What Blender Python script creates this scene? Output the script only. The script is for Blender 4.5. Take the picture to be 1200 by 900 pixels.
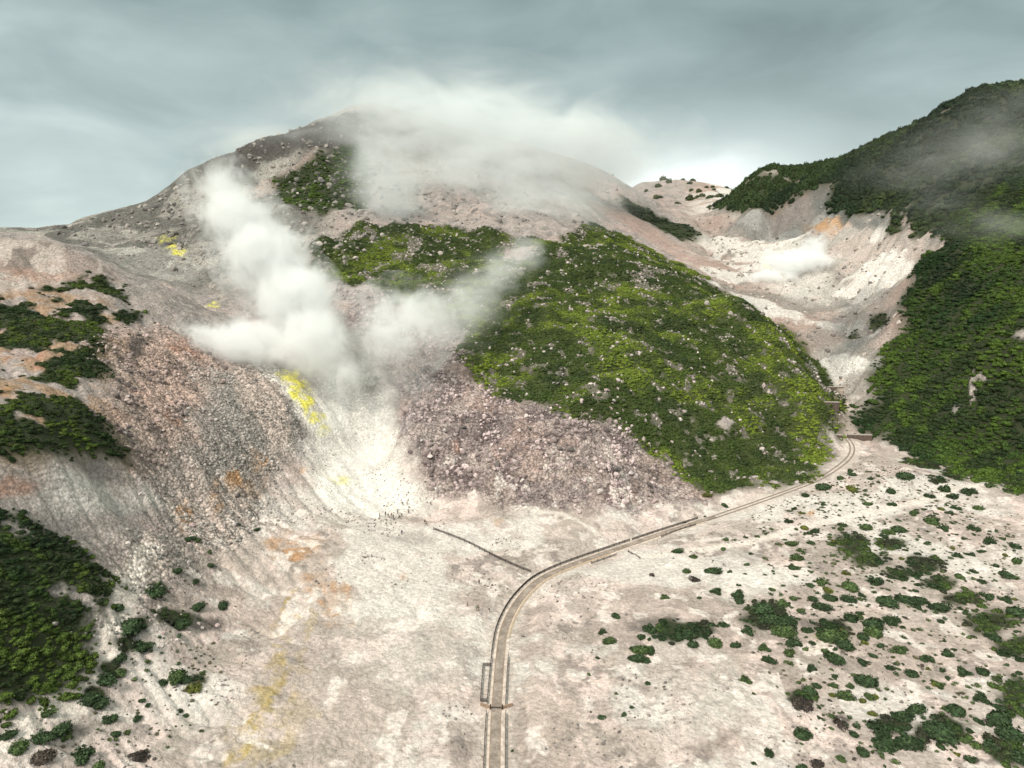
import bpy, bmesh, math, random
import numpy as np
from mathutils import Vector, Matrix
R = math.radians
random.seed(11); rng = np.random.default_rng(11)
DEBUG = False
SC = bpy.context.scene; COL = SC.collection
for o in list(bpy.data.objects): bpy.data.objects.remove(o)

# ------------------------------------------------------------------ camera, sky, sun, exposure
CAMH = 100.0; PITCH = math.atan(160/800)
cam = bpy.data.cameras.new('camera'); cam.sensor_width = 36; cam.lens = 24; cam.clip_start = 1; cam.clip_end = 90000
camo = bpy.data.objects.new('camera', cam); COL.objects.link(camo)
camo.location = (0, 0, CAMH); camo.rotation_euler = (math.pi/2-PITCH, 0, 0); SC.camera = camo

SUN_EL, SUN_AZ = R(50), R(215)        # azimuth clockwise from +Y; the light comes from behind and to the left of the camera
W = bpy.data.worlds.new('World'); SC.world = W; W.use_nodes = True
nt = W.node_tree; nt.nodes.clear()
def N(nt, t, **k):
    n = nt.nodes.new(t)
    for a, b in k.items():
        if a.startswith('i_'): n.inputs[a[2:].replace('_', ' ')].default_value = b
        else: setattr(n, a, b)
    return n
def L(nt, a, b): nt.links.new(a, b)
def math_(nt, op, a, b=None, c=None, clamp=False):
    n = nt.nodes.new('ShaderNodeMath'); n.operation = op; n.use_clamp = clamp
    for i, v in enumerate((a, b, c)):
        if v is None: continue
        if hasattr(v, 'links') or hasattr(v, 'is_linked'): nt.links.new(v, n.inputs[i])
        else: n.inputs[i].default_value = v
    return n.outputs[0]
def ramp(nt, fac, stops, interp='LINEAR'):
    r = nt.nodes.new('ShaderNodeValToRGB'); r.color_ramp.interpolation = interp
    el = r.color_ramp.elements
    while len(el) < len(stops): el.new(0.5)
    for e, (p, c) in zip(el, stops):
        e.position = p; e.color = (c[0], c[1], c[2], 1) if not isinstance(c, (int, float)) else (c, c, c, 1)
    nt.links.new(fac, r.inputs[0]); return r.outputs[0]
def mix(nt, f, a, b, mode='MIX'):
    n = nt.nodes.new('ShaderNodeMix'); n.data_type = 'RGBA'; n.blend_type = mode
    for k, s, v in ((0, n.inputs[0], f), (6, n.inputs[6], a), (7, n.inputs[7], b)):
        if hasattr(v, 'is_linked'): nt.links.new(v, s)
        elif isinstance(v, (int, float)): s.default_value = v if k == 0 else (v, v, v, 1)
        else: s.default_value = (v[0], v[1], v[2], 1)
    return n.outputs[2]
sky = N(nt, 'ShaderNodeTexSky', sky_type='NISHITA', sun_disc=False)
sky.sun_elevation = SUN_EL; sky.sun_rotation = SUN_AZ; sky.altitude = 250; sky.dust_density = 3
tc = N(nt, 'ShaderNodeTexCoord')
def wnoise(sc, detail, dist, scale_xyz, off=(0, 0, 0)):
    mp = N(nt, 'ShaderNodeMapping'); mp.inputs['Scale'].default_value = scale_xyz; mp.inputs['Location'].default_value = off
    L(nt, tc.outputs['Generated'], mp.inputs['Vector'])
    n = N(nt, 'ShaderNodeTexNoise'); n.inputs['Scale'].default_value = sc; n.inputs['Detail'].default_value = detail; n.inputs['Distortion'].default_value = dist
    n.inputs['Roughness'].default_value = .52
    L(nt, mp.outputs[0], n.inputs['Vector']); return n.outputs['Fac']
sep = N(nt, 'ShaderNodeSeparateXYZ'); L(nt, tc.outputs['Generated'], sep.inputs[0])
c1 = wnoise(1.5, 3, .25, (1, 1, 2.0), (3.1, .4, 0)); c2 = wnoise(4.5, 4, .3, (1, 1, 2.6), (0, 2, 1))
cl = math_(nt, 'ADD', math_(nt, 'MULTIPLY', c1, .62), math_(nt, 'MULTIPLY', c2, .38))
cloudcol = ramp(nt, cl, [(.37, (2.5, 3.2, 3.15)), (.45, (3.5, 4.35, 4.3)), (.54, (4.6, 5.5, 5.4)), (.64, (6.4, 7.4, 7.2))])
# darker with elevation in view; overhead, out of view, brightened to light the ground; a thin bright opening low on the right
elev = ramp(nt, sep.outputs['Z'], [(0.0, 1.15), (.14, 1.0), (.36, (.55, .60, .60)), (.62, (1.7, 1.6, 1.5)), (1, (3.1, 2.7, 2.4))])
cloudcol = mix(nt, 1.0, cloudcol, elev, 'MULTIPLY')
def bell(v, c, w): return math_(nt, 'EXPONENT', math_(nt, 'MULTIPLY', math_(nt, 'POWER', math_(nt, 'ABSOLUTE', math_(nt, 'DIVIDE', math_(nt, 'SUBTRACT', v, c), w)), 2), -1))
az = math_(nt, 'DIVIDE', sep.outputs['X'], math_(nt, 'MAXIMUM', sep.outputs['Y'], .05)); ez = math_(nt, 'ADD', sep.outputs['Z'], math_(nt, 'MULTIPLY', c2, .12))
g = math_(nt, 'MULTIPLY', bell(az, .24, .15), bell(ez, .155, .045))
g = math_(nt, 'ADD', g, math_(nt, 'MULTIPLY', math_(nt, 'MULTIPLY', bell(az, .2, .5), bell(ez, .15, .10)), .22))
cloudcol = mix(nt, math_(nt, 'MULTIPLY', g, .85, clamp=True), cloudcol, (9.8, 10.6, 10.2))
mx = mix(nt, .93, sky.outputs[0], cloudcol)
bg = N(nt, 'ShaderNodeBackground'); bg.inputs['Strength'].default_value = .085; L(nt, mx, bg.inputs['Color'])
wo = N(nt, 'ShaderNodeOutputWorld'); L(nt, bg.outputs[0], wo.inputs['Surface'])

sl = bpy.data.lights.new('sun', 'SUN'); sl.energy = 2.6; sl.angle = R(9); sl.color = (1, .93, .84)
slo = bpy.data.objects.new('sun', sl); COL.objects.link(slo)
sd = Vector((math.sin(SUN_AZ)*math.cos(SUN_EL), math.cos(SUN_AZ)*math.cos(SUN_EL), math.sin(SUN_EL)))
slo.rotation_euler = sd.to_track_quat('Z', 'Y').to_euler(); slo.location = (0, 0, 400)
SC.view_settings.view_transform = 'Standard'; SC.view_settings.look = 'None'; SC.view_settings.gamma = 1
SC.view_settings.use_curve_mapping = False; SC.view_settings.exposure = 0.52
SC.cycles.max_bounces = 10; SC.cycles.diffuse_bounces = 3; SC.cycles.volume_bounces = 8; SC.cycles.transparent_max_bounces = 12
SC.cycles.use_denoising = True; SC.cycles.volume_max_steps = 256

# ------------------------------------------------------------------ noise and pixel-ray helpers
def _hash(ix, iy, seed):
    h = (ix.astype(np.int64)*374761393 + iy.astype(np.int64)*668265263 + seed*1442695041) & 0xffffffff
    h = ((h ^ (h >> 13))*1274126177) & 0xffffffff
    return ((h ^ (h >> 16)) & 0xffff).astype(np.float32)/65535.0
def vnoise(x, y, seed=0):
    x0 = np.floor(x); y0 = np.floor(y); fx = (x-x0).astype(np.float32); fy = (y-y0).astype(np.float32)
    fx = fx*fx*fx*(fx*(fx*6-15)+10); fy = fy*fy*fy*(fy*(fy*6-15)+10)
    ix = x0.astype(np.int64); iy = y0.astype(np.int64)
    a = _hash(ix, iy, seed); b = _hash(ix+1, iy, seed); c = _hash(ix, iy+1, seed); d = _hash(ix+1, iy+1, seed)
    return (a+(b-a)*fx)*(1-fy)+(c+(d-c)*fx)*fy
def fbm(x, y, wl, octv=4, seed=0, gain=.5):      # about 0..1, mean .5
    s = 0; a = 1; t = 0; x = np.asarray(x, dtype=np.float64); y = np.asarray(y, dtype=np.float64)
    for o in range(octv):
        s = s+a*vnoise(x/wl+17.3*o, y/wl-9.1*o, seed+o*7); t += a; a *= gain; wl = wl*.5
    return s/t
def ridged(x, y, wl, octv=4, seed=0):
    s = 0; a = 1; t = 0
    for o in range(octv):
        s = s+a*(1-np.abs(2*vnoise(x/wl+3.7*o, y/wl+8.2*o, seed+o*5)-1)); t += a; a *= .5; wl = wl*.5
    return s/t
def sstep(a, b, x):
    t = np.clip((x-a)/(b-a), 0, 1); return t*t*(3-2*t)
CP, SP = math.cos(PITCH), math.sin(PITCH)
def ray(u, v):
    a = (u-600)/800; s = (v-450)/800
    return a, CP-s*SP, -SP-s*CP
def atY(u, v, Y):
    a, dy, dz = ray(u, v); t = Y/dy
    return a*t, Y, CAMH+dz*t
def atZ(u, v, z):
    a, dy, dz = ray(u, v); t = (z-CAMH)/dz
    return a*t, dy*t, z

# ------------------------------------------------------------------ the lie of the land
P = []
def Yp(*l):
    for u, v, Y in l: P.append(atY(u, v, Y))
def Zp(*l):
    for u, v, z in l: P.append(atZ(u, v, z))
Zp((50,890,12),(100,890,9),(160,890,6),(200,890,4),(330,890,1.5),(450,890,0),(580,890,0),(750,890,0),(900,890,0),(1050,890,0),(1190,890,.5),
   (300,800,3),(400,800,1),(500,800,0),(580,800,0),(700,800,0),(800,800,.6),(900,800,.4),(1050,800,.3),(1190,800,1),
   (400,700,2.5),(500,700,.5),(580,720,0),(700,720,0),(790,720,1.0),(850,670,1.2),(900,650,.8),(950,700,1.5),(1050,700,1.5),(1190,700,2),
   (400,640,5.5),(500,640,1.5),(600,650,0),(650,680,0),(700,655,0),(780,625,.3),(860,605,.8),(930,590,1.6),(1000,590,3),(1100,600,3.5),(1190,630,4),
   (640,620,1),(560,610,2),(480,600,2.5),(700,615,1),(750,608,1),(830,588,1.6),(900,578,2.4),(950,558,4),(985,535,5.5),(1030,545,6),(1080,570,5),(1140,580,4.5),
   (985,510,8),(975,480,13),(968,455,19),(950,425,29),(930,400,39),(1000,490,12),(995,460,18),(1150,570,5))
Zp((350,620,7),(300,640,9),(250,700,8),(250,760,5),(200,700,14),(200,760,10),(200,830,6),(160,640,24),(160,700,18),(160,760,13),(160,830,8),(190,640,21),(250,600,17),(250,650,12),(100,760,18),(100,830,12),(50,760,22),(50,820,15),(0,800,21),(0,890,14),(300,600,12),(330,560,17),(380,580,9),(430,575,6),(460,590,3.5),
   (420,520,15),(450,540,10))
# left spur
Yp((0,275,330),(50,284,330),(100,300,330),(150,322,330),(200,345,328),(235,368,325),(262,398,315),(300,425,305),(335,445,298),(370,478,288),
   (0,340,272),(60,340,285),(120,360,280),(50,400,238),(0,400,235),(150,400,258),(200,400,285),(100,450,215),(0,450,200),(50,450,208),(150,450,232),(200,450,255),(250,450,272),
   (0,500,168),(50,500,178),(100,500,192),(150,500,210),(200,510,222),(250,520,233),(300,500,256),(0,555,155),(50,540,166),(100,550,178),(140,550,188),(200,570,203),
   (50,580,159),(100,605,163),(150,600,181),(0,600,146),(0,650,135),(50,650,142),(100,650,150),(0,700,125),(50,700,131),(100,700,139),(-80,700,121),(-80,550,145),(-150,450,180),(-150,350,250),(-100,280,320),(-200,270,330))
# bowl behind the left spur, far left ridge
Yp((150,330,440),(200,365,400),(250,372,400),(300,400,380),(100,296,520),(150,310,490),(230,330,480),(300,340,470),(360,400,370),
   (60,273,690),(100,262,700),(130,251,710),(170,243,715),(210,213,730),(222,202,740),(250,190,750),(300,171,780),(340,160,800),(0,271,650),(-60,268,640),(-200,262,640),
   (150,290,580),(220,290,560),(220,250,650),(280,230,680),(300,280,560),(340,220,690))
# main mountain
Yp((370,146,820),(400,132,840),(425,122,850),(460,128,870),(500,140,880),(560,155,880),(610,170,880),(640,180,880),(680,190,890),(710,205,900),(735,218,910),
   (430,200,720),(500,200,730),(560,210,740),(620,215,760),(660,225,760),(380,250,610),(440,250,610),(520,250,640),(600,250,650),(650,265,610),
   (400,300,520),(460,300,520),(520,300,520),(600,290,540),(660,290,535),(400,350,430),(460,350,440),(520,350,440),(600,340,445),(680,320,480),(740,300,525),(770,305,545),
   (430,400,370),(500,400,385),(560,400,375),(640,400,365),(700,380,385),(760,370,405),(820,360,445),(865,360,435),(850,400,395),(900,385,418),(920,400,404),
   (440,450,325),(500,450,325),(560,450,325),(640,450,318),(700,450,318),(780,430,345),(850,450,345),(900,450,350),(935,430,375),(955,455,355),
   (480,500,285),(540,500,290),(600,500,286),(680,500,284),(740,500,292),(800,500,305),(860,500,312),(920,500,325),(962,480,338),(968,500,325),
   (470,550,264),(520,550,266),(580,550,263),(640,550,262),(700,550,262),(760,550,272),(820,550,280),(880,550,290),(940,545,300),(965,528,315))
Zp((520,585,4),(580,592,3.5),(650,598,3),(720,602,2.5),(780,593,3),(850,580,3),(910,568,4),(955,548,5.5))
# gully behind the dome, far saddle
Yp((900,345,560),(880,320,640),(860,300,720),(850,280,820),(830,258,930),(800,240,1060),(775,228,1150),(745,219,1300),(790,216,1350),(840,222,1300),
   (760,262,820),(730,245,820),(700,228,860),(800,272,800),(825,290,760),(780,280,740),(720,262,720))
# right mountain
Yp((1000,430,400),(1010,400,440),(960,390,450),(985,410,430),(950,350,520),(920,335,570),(990,350,520),(1040,340,500),(940,300,650),(980,300,620),(1030,290,570),(1070,290,520),
   (900,275,780),(940,255,770),(990,250,690),(1040,240,640),(880,255,800),(840,240,960),(870,216,900),(900,199,880),(925,205,860),(945,206,850),(985,190,800),(1020,182,760),(1060,158,720),(1110,128,680),(1125,118,670),(1160,108,650),(1195,104,640),(1260,90,620),(1350,80,600),
   (1100,200,590),(1150,180,570),(1200,200,520),(1050,215,660),(1000,215,740),
   (1100,300,450),(1150,300,420),(1200,300,390),(1300,300,360),(1060,350,440),(1100,380,385),(1150,380,360),(1200,380,335),(1300,400,300),
   (1030,430,390),(1060,450,365),(1100,450,345),(1150,450,325),(1200,450,305),(1015,470,360),(1040,500,335),(1080,520,315),(1130,530,298),(1190,540,280),(1300,550,260))
# behind the crests the ground drops away again
for x, y, z in ((-900,1100,20),(-600,1200,25),(-300,1300,60),(0,1250,120),(150,1300,140),(-700,900,60),(-500,950,80),(-350,1000,110),(-200,1050,150),(-50,1080,170),(60,1080,160),
                (350,1700,60),(700,1200,80),(900,900,150),(1100,700,150),(600,1100,130),(0,1800,10),(-900,1800,5),(900,1800,20),(-1300,800,20),(-1500,1500,5),(1500,1500,30),(1400,900,60),
                (-120,60,15),(-60,70,4),(0,60,0),(60,60,0),(130,60,0),(250,120,3),(400,220,20),(-300,150,60)):
    P.append((x, y, z))
P = np.array(P)
if DEBUG:
    for i in range(len(P)):
        for j in range(i):
            d = math.hypot(P[i,0]-P[j,0], P[i,1]-P[j,1])
            if abs(P[i,2]-P[j,2]) > 1.25*d+.5 and d < 60: print('STEEP', P[i].round(0), P[j].round(0), 'px', [tuple(np.round((600+800*p[0]/(p[1]*CP+(CAMH-p[2])*SP), 450+800*((CAMH-p[2])*CP-p[1]*SP)/(p[1]*CP+(CAMH-p[2])*SP)))) for p in (P[i],P[j])])
def kern(r): return -r
def warp(x, y): return np.stack([np.asarray(x, float), np.asarray(y, float)], -1)
WP = warp(P[:, 0], P[:, 1]); n = len(P)
D = np.linalg.norm(WP[:, None]-WP[None], axis=-1)
A = np.zeros((n+1, n+1)); A[:n, :n] = kern(np.sqrt(D*D+36.0))+np.eye(n)*.8; A[n, :n] = 1; A[:n, n] = 1
sol = np.linalg.solve(A, np.append(P[:, 2], 0))
S0, S1, NS = -1.35, 1.35, 420
Y0, Y1, NY = 62.0, 1800.0, 420
LG0, LG1 = math.log(Y0), math.log(Y1)
def rbf(x, y):
    q = warp(x.ravel(), y.ravel()); out = np.empty(len(q))
    for i in range(0, len(q), 20000):
        d2 = ((q[i:i+20000, None]-WP[None])**2).sum(-1)
        out[i:i+20000] = kern(np.sqrt(d2+36.0))@sol[:n]+sol[n]
    return out.reshape(x.shape)
gs, gl = np.meshgrid(np.linspace(S0, S1, NS), np.linspace(LG0, LG1, NY))
GY = np.exp(gl); BASE = rbf(gs*GY, GY)
def lookup(G, x, y):
    s = (x/y-S0)/(S1-S0)*(G.shape[1]-1); l = (np.log(y)-LG0)/(LG1-LG0)*(G.shape[0]-1)
    s = np.clip(s, 0, G.shape[1]-1.001); l = np.clip(l, 0, G.shape[0]-1.001)
    i = s.astype(int); j = l.astype(int); fs = s-i; fl = l-j
    return (G[j, i]*(1-fs)+G[j, i+1]*fs)*(1-fl)+(G[j+1, i]*(1-fs)+G[j+1, i+1]*fs)*fl
HG = BASE
def H(x, y): return lookup(HG, np.asarray(x, float), np.asarray(y, float))
def hit(u, v):
    a, dy, dz = ray(u, v)
    Y = np.exp(np.linspace(math.log(80), math.log(1780), 1500)); t = Y/dy
    x = a*t; z = CAMH+dz*t; g = z-H(x, Y)
    k = np.argmax(g < 0)
    if g[k] >= 0: return None
    if k == 0: return np.array([x[0], Y[0], H(x[0:1], Y[0:1])[0]])
    f = g[k-1]/(g[k-1]-g[k]+1e-9); yy = Y[k-1]+(Y[k]-Y[k-1])*f; xx = a*yy/dy
    return np.array([xx, yy, float(H(np.array([xx]), np.array([yy]))[0])])

# road centre line and the other lines that lie on the ground
ROADPX = [(579,930),(579.5,900),(581.5,835),(586.5,767),(591,738),(601,715),(613,698),(632,680),(658,667),(690,655),(725,643),(773,626.5),(827,609),(880,591),(930,573),(960,561),(984,546),(997,533),(998,521),(990,511)]
def polyw(px):
    out = []
    for u, v in px:
        h = hit(u, v) if v < 899 else None
        if h is None: h = np.array(atZ(u, v, 0.0))
        out.append(h)
    return np.array(out)
def smooth_line(p, step, iters=2):
    p = np.asarray(p, float)
    # Catmull-Rom then equal steps
    q = []
    for i in range(len(p)-1):
        p0 = p[max(i-1, 0)]; p1 = p[i]; p2 = p[i+1]; p3 = p[min(i+2, len(p)-1)]
        for t in np.linspace(0, 1, 12, endpoint=False):
            q.append(.5*((2*p1)+(-p0+p2)*t+(2*p0-5*p1+4*p2-p3)*t*t+(-p0+3*p1-3*p2+p3)*t**3))
    q.append(p[-1]); q = np.array(q)
    d = np.r_[0, np.cumsum(np.linalg.norm(np.diff(q[:, :2], axis=0), axis=1))]
    m = max(2, int(d[-1]/step)); tt = np.linspace(0, d[-1], m)
    return np.stack([np.interp(tt, d, q[:, k]) for k in range(3)], 1)
road = smooth_line(polyw(ROADPX), 1.0)
for _ in range(6): road[1:-1] = (road[:-2]+road[1:-1]*2+road[2:])/4
def dist_line(x, y, line):      # distance to a polyline and the height there
    x = np.asarray(x).ravel(); y = np.asarray(y).ravel()
    best = np.full(x.shape, 1e9); zz = np.zeros(x.shape)
    lo = line[:, :2].min(0)-25; hi = line[:, :2].max(0)+25
    idx = np.where((x > lo[0]) & (x < hi[0]) & (y > lo[1]) & (y < hi[1]))[0]
    for i in range(0, len(idx), 20000):
        k = idx[i:i+20000]
        a = line[:-1, :2]; b = line[1:, :2]; ab = b-a
        px = np.stack([x[k], y[k]], -1)[:, None]-a[None]
        t = np.clip((px*ab).sum(-1)/((ab*ab).sum(-1)+1e-9), 0, 1)
        d = np.linalg.norm(px-t[..., None]*ab, axis=-1); j = d.argmin(1); r = np.arange(len(k))
        best[k] = d[r, j]; zz[k] = line[j, 2]+(line[j+1, 2]-line[j, 2])*t[r, j]
    return best, zz

# fine terrain grid
MS, MY = 1250, 1150
fs, fl = np.meshgrid(np.linspace(-1.3, 1.3, MS), np.linspace(math.log(64), math.log(1780), MY))
TY = np.exp(fl); TX = fs*TY
TB = lookup(BASE, TX, TY)
tx = TX.ravel(); ty = TY.ravel()

def poly_mask(px, soft=4.0, wob=6.0, wl=18, seed=3, world=None):
    pts = [hit(u, v) for u, v in px] if world is None else world
    pts = np.array([p[:2] for p in pts if p is not None])
    x = tx+(fbm(tx, ty, wl, 4, seed)-.5)*2*wob; y = ty+(fbm(tx, ty, wl, 4, seed+50)-.5)*2*wob
    lo = pts.min(0)-soft*3-wob; hi = pts.max(0)+soft*3+wob
    idx = np.where((x > lo[0]) & (x < hi[0]) & (y > lo[1]) & (y < hi[1]))[0]
    out = np.zeros(tx.shape, np.float32)
    xi = x[idx]; yi = y[idx]; ins = np.zeros(len(idx), bool); dm = np.full(len(idx), 1e9)
    for i in range(len(pts)):
        a = pts[i]; b = pts[(i+1) % len(pts)]
        c = ((a[1] > yi) != (b[1] > yi)) & (xi < (b[0]-a[0])*(yi-a[1])/(b[1]-a[1]+1e-12)+a[0]); ins ^= c
        ab = b-a; t = np.clip(((xi-a[0])*ab[0]+(yi-a[1])*ab[1])/((ab*ab).sum()+1e-9), 0, 1)
        dm = np.minimum(dm, np.hypot(xi-a[0]-t*ab[0], yi-a[1]-t*ab[1]))
    sd_ = np.where(ins, dm, -dm); out[idx] = sstep(-soft, soft, sd_); return out
def blob(u, v, ru, rv, wob=.5, seed=5, soft=.5):
    c = hit(u, v); a = hit(u+ru, v); b = hit(u, v+rv)
    if c is None or a is None or b is None: return np.zeros(tx.shape, np.float32)
    e1 = (a-c)[:2]; e2 = (b-c)[:2]
    lim = 3.0*max(ru, rv)*c[1]/800*3
    if np.linalg.norm(e1) > lim or np.linalg.norm(e2) > lim*3: return np.zeros(tx.shape, np.float32)
    M = np.linalg.inv(np.array([e1, e2]).T)
    out = np.zeros(tx.shape, np.float32)
    rad = (np.linalg.norm(e1)+np.linalg.norm(e2))*1.8
    idx = np.where((np.abs(tx-c[0]) < rad) & (np.abs(ty-c[1]) < rad))[0]
    q = M@np.stack([tx[idx]-c[0], ty[idx]-c[1]])
    wl = max(1.5, np.linalg.norm(e1)*.8)
    r = np.hypot(q[0], q[1])+(fbm(tx[idx], ty[idx], wl, 4, seed+int(u))-.5)*2*wob
    out[idx] = 1-sstep(1-soft, 1+soft*.6, r); return out
def line_mask(px, w, seed=9, wob=1.0, soft=.6):
    ln = smooth_line(polyw(px), 3.0)
    x = tx+(fbm(tx, ty, 6, 3, seed)-.5)*2*wob; y = ty+(fbm(tx, ty, 6, 3, seed+9)-.5)*2*wob
    d, _ = dist_line(x, y, ln); return 1-sstep(w*(1-soft), w*(1+soft), d)
MX = lambda l: np.clip(np.max(np.array(l), 0), 0, 1)

# --- land-cover masks, all drawn on the ground in metres
m_dome = poly_mask([(690,262),(740,278),(790,306),(840,342),(888,368),(930,400),(962,440),(974,470),(979,500),(974,532),(952,553),(880,574),(830,580),(800,562),(775,545),(740,512),(690,492),(640,478),(590,468),(550,438),(530,415),(548,392),(500,378),(440,345),(385,335),(362,292),(420,268),(520,266),(600,282),(660,284)], 5, 11, 30)
m_top = poly_mask([(318,212),(352,195),(395,172),(432,165),(425,240),(380,254),(330,240)], 8, 16, 40)
m_rh = poly_mask([(1004,498),(1060,532),(1110,552),(1195,580),(1290,590),(1340,300),(1300,120),(1190,112),(1125,124),(1060,165),(1000,197),(965,232),(1000,250),(1045,246),(1072,288),(1062,330),(1052,395),(1018,420),(1004,455)], 6, 14, 34)
m_cone = poly_mask([(835,246),(868,220),(900,203),(930,212),(985,196),(1040,175),(1010,230),(950,232),(905,248),(858,258)], 10, 20, 60)
m_strip = poly_mask([(728,232),(762,246),(800,266),(822,284),(790,280),(752,262)], 8, 12, 40)
patch = fbm(tx, ty, 13, 4, 77)
m_ls = poly_mask([(-150,345),(-5,352),(60,338),(118,322),(150,334),(150,385),(118,402),(128,432),(110,450),(134,490),(135,548),(100,552),(40,532),(-5,540),(-150,540)], 4, 7, 14)*sstep(.43, .50, patch)
m_ls = MX([m_ls, blob(150, 372, 18, 8), blob(120, 330, 12, 6), blob(105, 505, 26, 34, .7)*sstep(.36, .46, patch), blob(25, 520, 30, 14, .7)*sstep(.36, .46, patch), blob(70, 430, 50, 10, .8)*sstep(.36, .46, patch)])
m_ll = poly_mask([(-200,560),(0,598),(40,606),(88,630),(110,662),(124,700),(118,742),(95,778),(50,820),(0,848),(-200,830)], 3, 7, 11)*sstep(.24, .34, fbm(tx, ty, 8, 4, 87))
m_clump = MX([blob(*b, .5, 31) for b in ((185,692,14,8),(205,728,30,12),(165,740,18,10),(150,762,22,10),(130,790,18,10),(110,815,16,8),(232,800,12,6),
              (790,745,40,14),(895,725,28,18),(975,742,22,12),(820,740,20,10),(997,641,26,15),(1020,659,24,8),(1042,640,24,8),(1085,665,26,12),(1060,675,26,9),(1100,686,24,11),(1125,705,24,9),(1165,730,40,18),(1195,762,30,16),(1190,820,30,26),(1110,860,36,16),(1180,885,30,20),(1050,850,24,14),(940,821,16,9),
              (1085,545,26,8),(1120,556,24,8),(1100,565,12,5),(1030,380,14,10),(1000,400,8,5),(975,465,5,6),(985,480,6,5),(1195,570,25,16))])
def behind_crest(px, k=1.4, wob=10):
    a = [hit(*p)[:2] for p in px]; return poly_mask(None, 10, wob, 40, world=a+[q*k for q in a[::-1]])
m_rh = np.maximum(m_rh, behind_crest([(985,203),(1000,199),(1060,167),(1118,128),(1125,126),(1190,114),(1290,122)]))
m_cone = np.maximum(m_cone, behind_crest([(835,248),(868,222),(900,206),(925,212),(985,200),(1040,177)], 1.12))
m_far = sstep(900, 1100, ty)*sstep(-.1, .05, tx/ty)
veg = MX([m_dome, m_top, m_rh, m_cone, m_strip, m_ls, m_ll, m_clump])
# pale openings inside the green
open_ = MX([blob(650, 268, 34, 7, .5, 3), blob(560, 240, 70, 22, .6), blob(690, 285, 18, 3), blob(610, 300, 26, 7, .6), blob(1140, 455, 4, 22, .3), blob(1152, 440, 10, 4), blob(1120, 480, 4, 10), blob(1195, 395, 10, 5),
            blob(1095, 290, 16, 9, .5), blob(1060, 300, 10, 30, .5), blob(850, 500, 10, 9, .5), blob(640, 505, 22, 10, .6), blob(745, 555, 20, 12, .6)])
rockband = np.maximum(sstep(.62, .68, fbm(tx, ty, 5, 4, 5)), sstep(.68, .74, fbm(tx, ty, 20, 5, 6)))*m_dome
veg = np.clip(veg-open_*1.2-rockband*.55, 0, 1)

foot_world = [hit(u, v) for u, v in ((455,596),(520,590),(580,595),(650,600),(720,603),(780,594),(850,582),(910,570),(945,556),(972,535),(970,505),(966,475),(952,445))]
scree = poly_mask([(470,430),(520,405),(560,440),(600,470),(650,480),(700,495),(750,520),(790,555),(840,582),(780,594),(720,601),(650,598),(580,592),(520,584),(490,560),(470,510)], 4, 6, 14)
scree_up = poly_mask([(395,340),(440,350),(500,385),(535,400),(500,430),(450,430),(420,400)], 8, 12, 20)
gravel = poly_mask([(235,430),(310,432),(345,470),(352,530),(320,590),(290,640),(240,690),(190,740),(140,730),(150,690),(175,630),(215,560),(230,510)], 8, 12, 18)
spurrub = poly_mask([(120,400),(180,385),(245,400),(250,450),(215,500),(190,570),(150,560),(130,500)], 8, 10, 16)
redpatch = MX([blob(215,410,25,18,.6), blob(160,480,30,30,.8,2,.9)*.5, blob(30,330,60,16,.7)*.6, blob(10,575,40,12,.6), blob(35,420,22,10,.7), blob(60,440,18,12,.7), blob(205,492,16,10,.8)*.7, blob(750,585,50,8,.6)*.35, blob(610,530,8,14,.6)*.7, blob(535,535,6,14,.5)*.8, blob(700,500,30,14,.7)*.4, blob(590,300,20,20,.6)*.3])
orange = MX([blob(275,568,10,16,.6), blob(218,608,9,16,.6), blob(310,545,8,6,.7), blob(338,655,26,11,.7), blob(355,550,6,4,.5), blob(392,735,18,6,.7)*.8, blob(390,690,8,10,.7)*.8, blob(350,640,30,18,.9)*.8, blob(395,710,20,22,.9)*.8, blob(370,685,16,14,.9)*.7, blob(255,590,8,20,.8)*.7, blob(300,560,14,30,.9)*.4, blob(585,616,8,6,.6)*.55, blob(472,679,6,5)*.5, blob(955,270,22,7,.7)*.8, blob(975,262,18,5,.7)*.8, blob(20,370,16,6), blob(15,470,14,10,.8)*.8, blob(30,500,16,6,.8)*.6, blob(950,605,5,3), blob(985,480,8,18,.7)*.3])
ochre = MX([line_mask([(330,735),(320,790),(300,850),(290,899)], 2.0, 14, 3.5)*.8, line_mask([(360,720),(352,790),(338,860),(330,899)], 1.1, 15, 3.5)*.45, line_mask([(345,690),(332,735),(328,760),(338,790),(310,830),(300,860),(290,899)], .9, 4, 2.4, 1.0), blob(345,725,14,4,.6), blob(300,860,36,40,.8)*.4, blob(345,840,26,30,.8)*.25, blob(960,757,18,12,.7)*.4])
sulfur = MX([blob(373,491,10,8,.4), blob(358,470,9,18,.7), blob(338,444,14,12,.8), blob(348,456,10,12,.8), blob(380,505,8,8,.8)*.6, blob(250,364,7,3,.9)*.5, blob(208,296,12,7,.8)*.6, blob(196,284,10,6,.8)*.35, blob(400,566,16,5,.9)*.3, blob(905,320,10,4,.6)*.3])
white = MX([blob(440,575,70,34,.7), blob(415,515,46,50,.7), blob(395,455,40,30,.8)*.8, line_mask([(300,425),(340,460),(385,520),(420,570)], 4.5, 16, 4)*.8, blob(385,530,26,22,.8)*.6, blob(120,590,60,20,.7)*.5, blob(880,685,50,22,.6)*.55, blob(230,840,60,30,.8)*.3, blob(930,320,50,30,.7)*.6, blob(820,830,60,50,.8)*.25, blob(1000,290,70,40,.8)*.3, blob(210,310,100,20,.7)*.2, blob(480,760,90,60,.9)*.25])  # pale ground near the vents, whitened further to offset the steam's shadow
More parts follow.
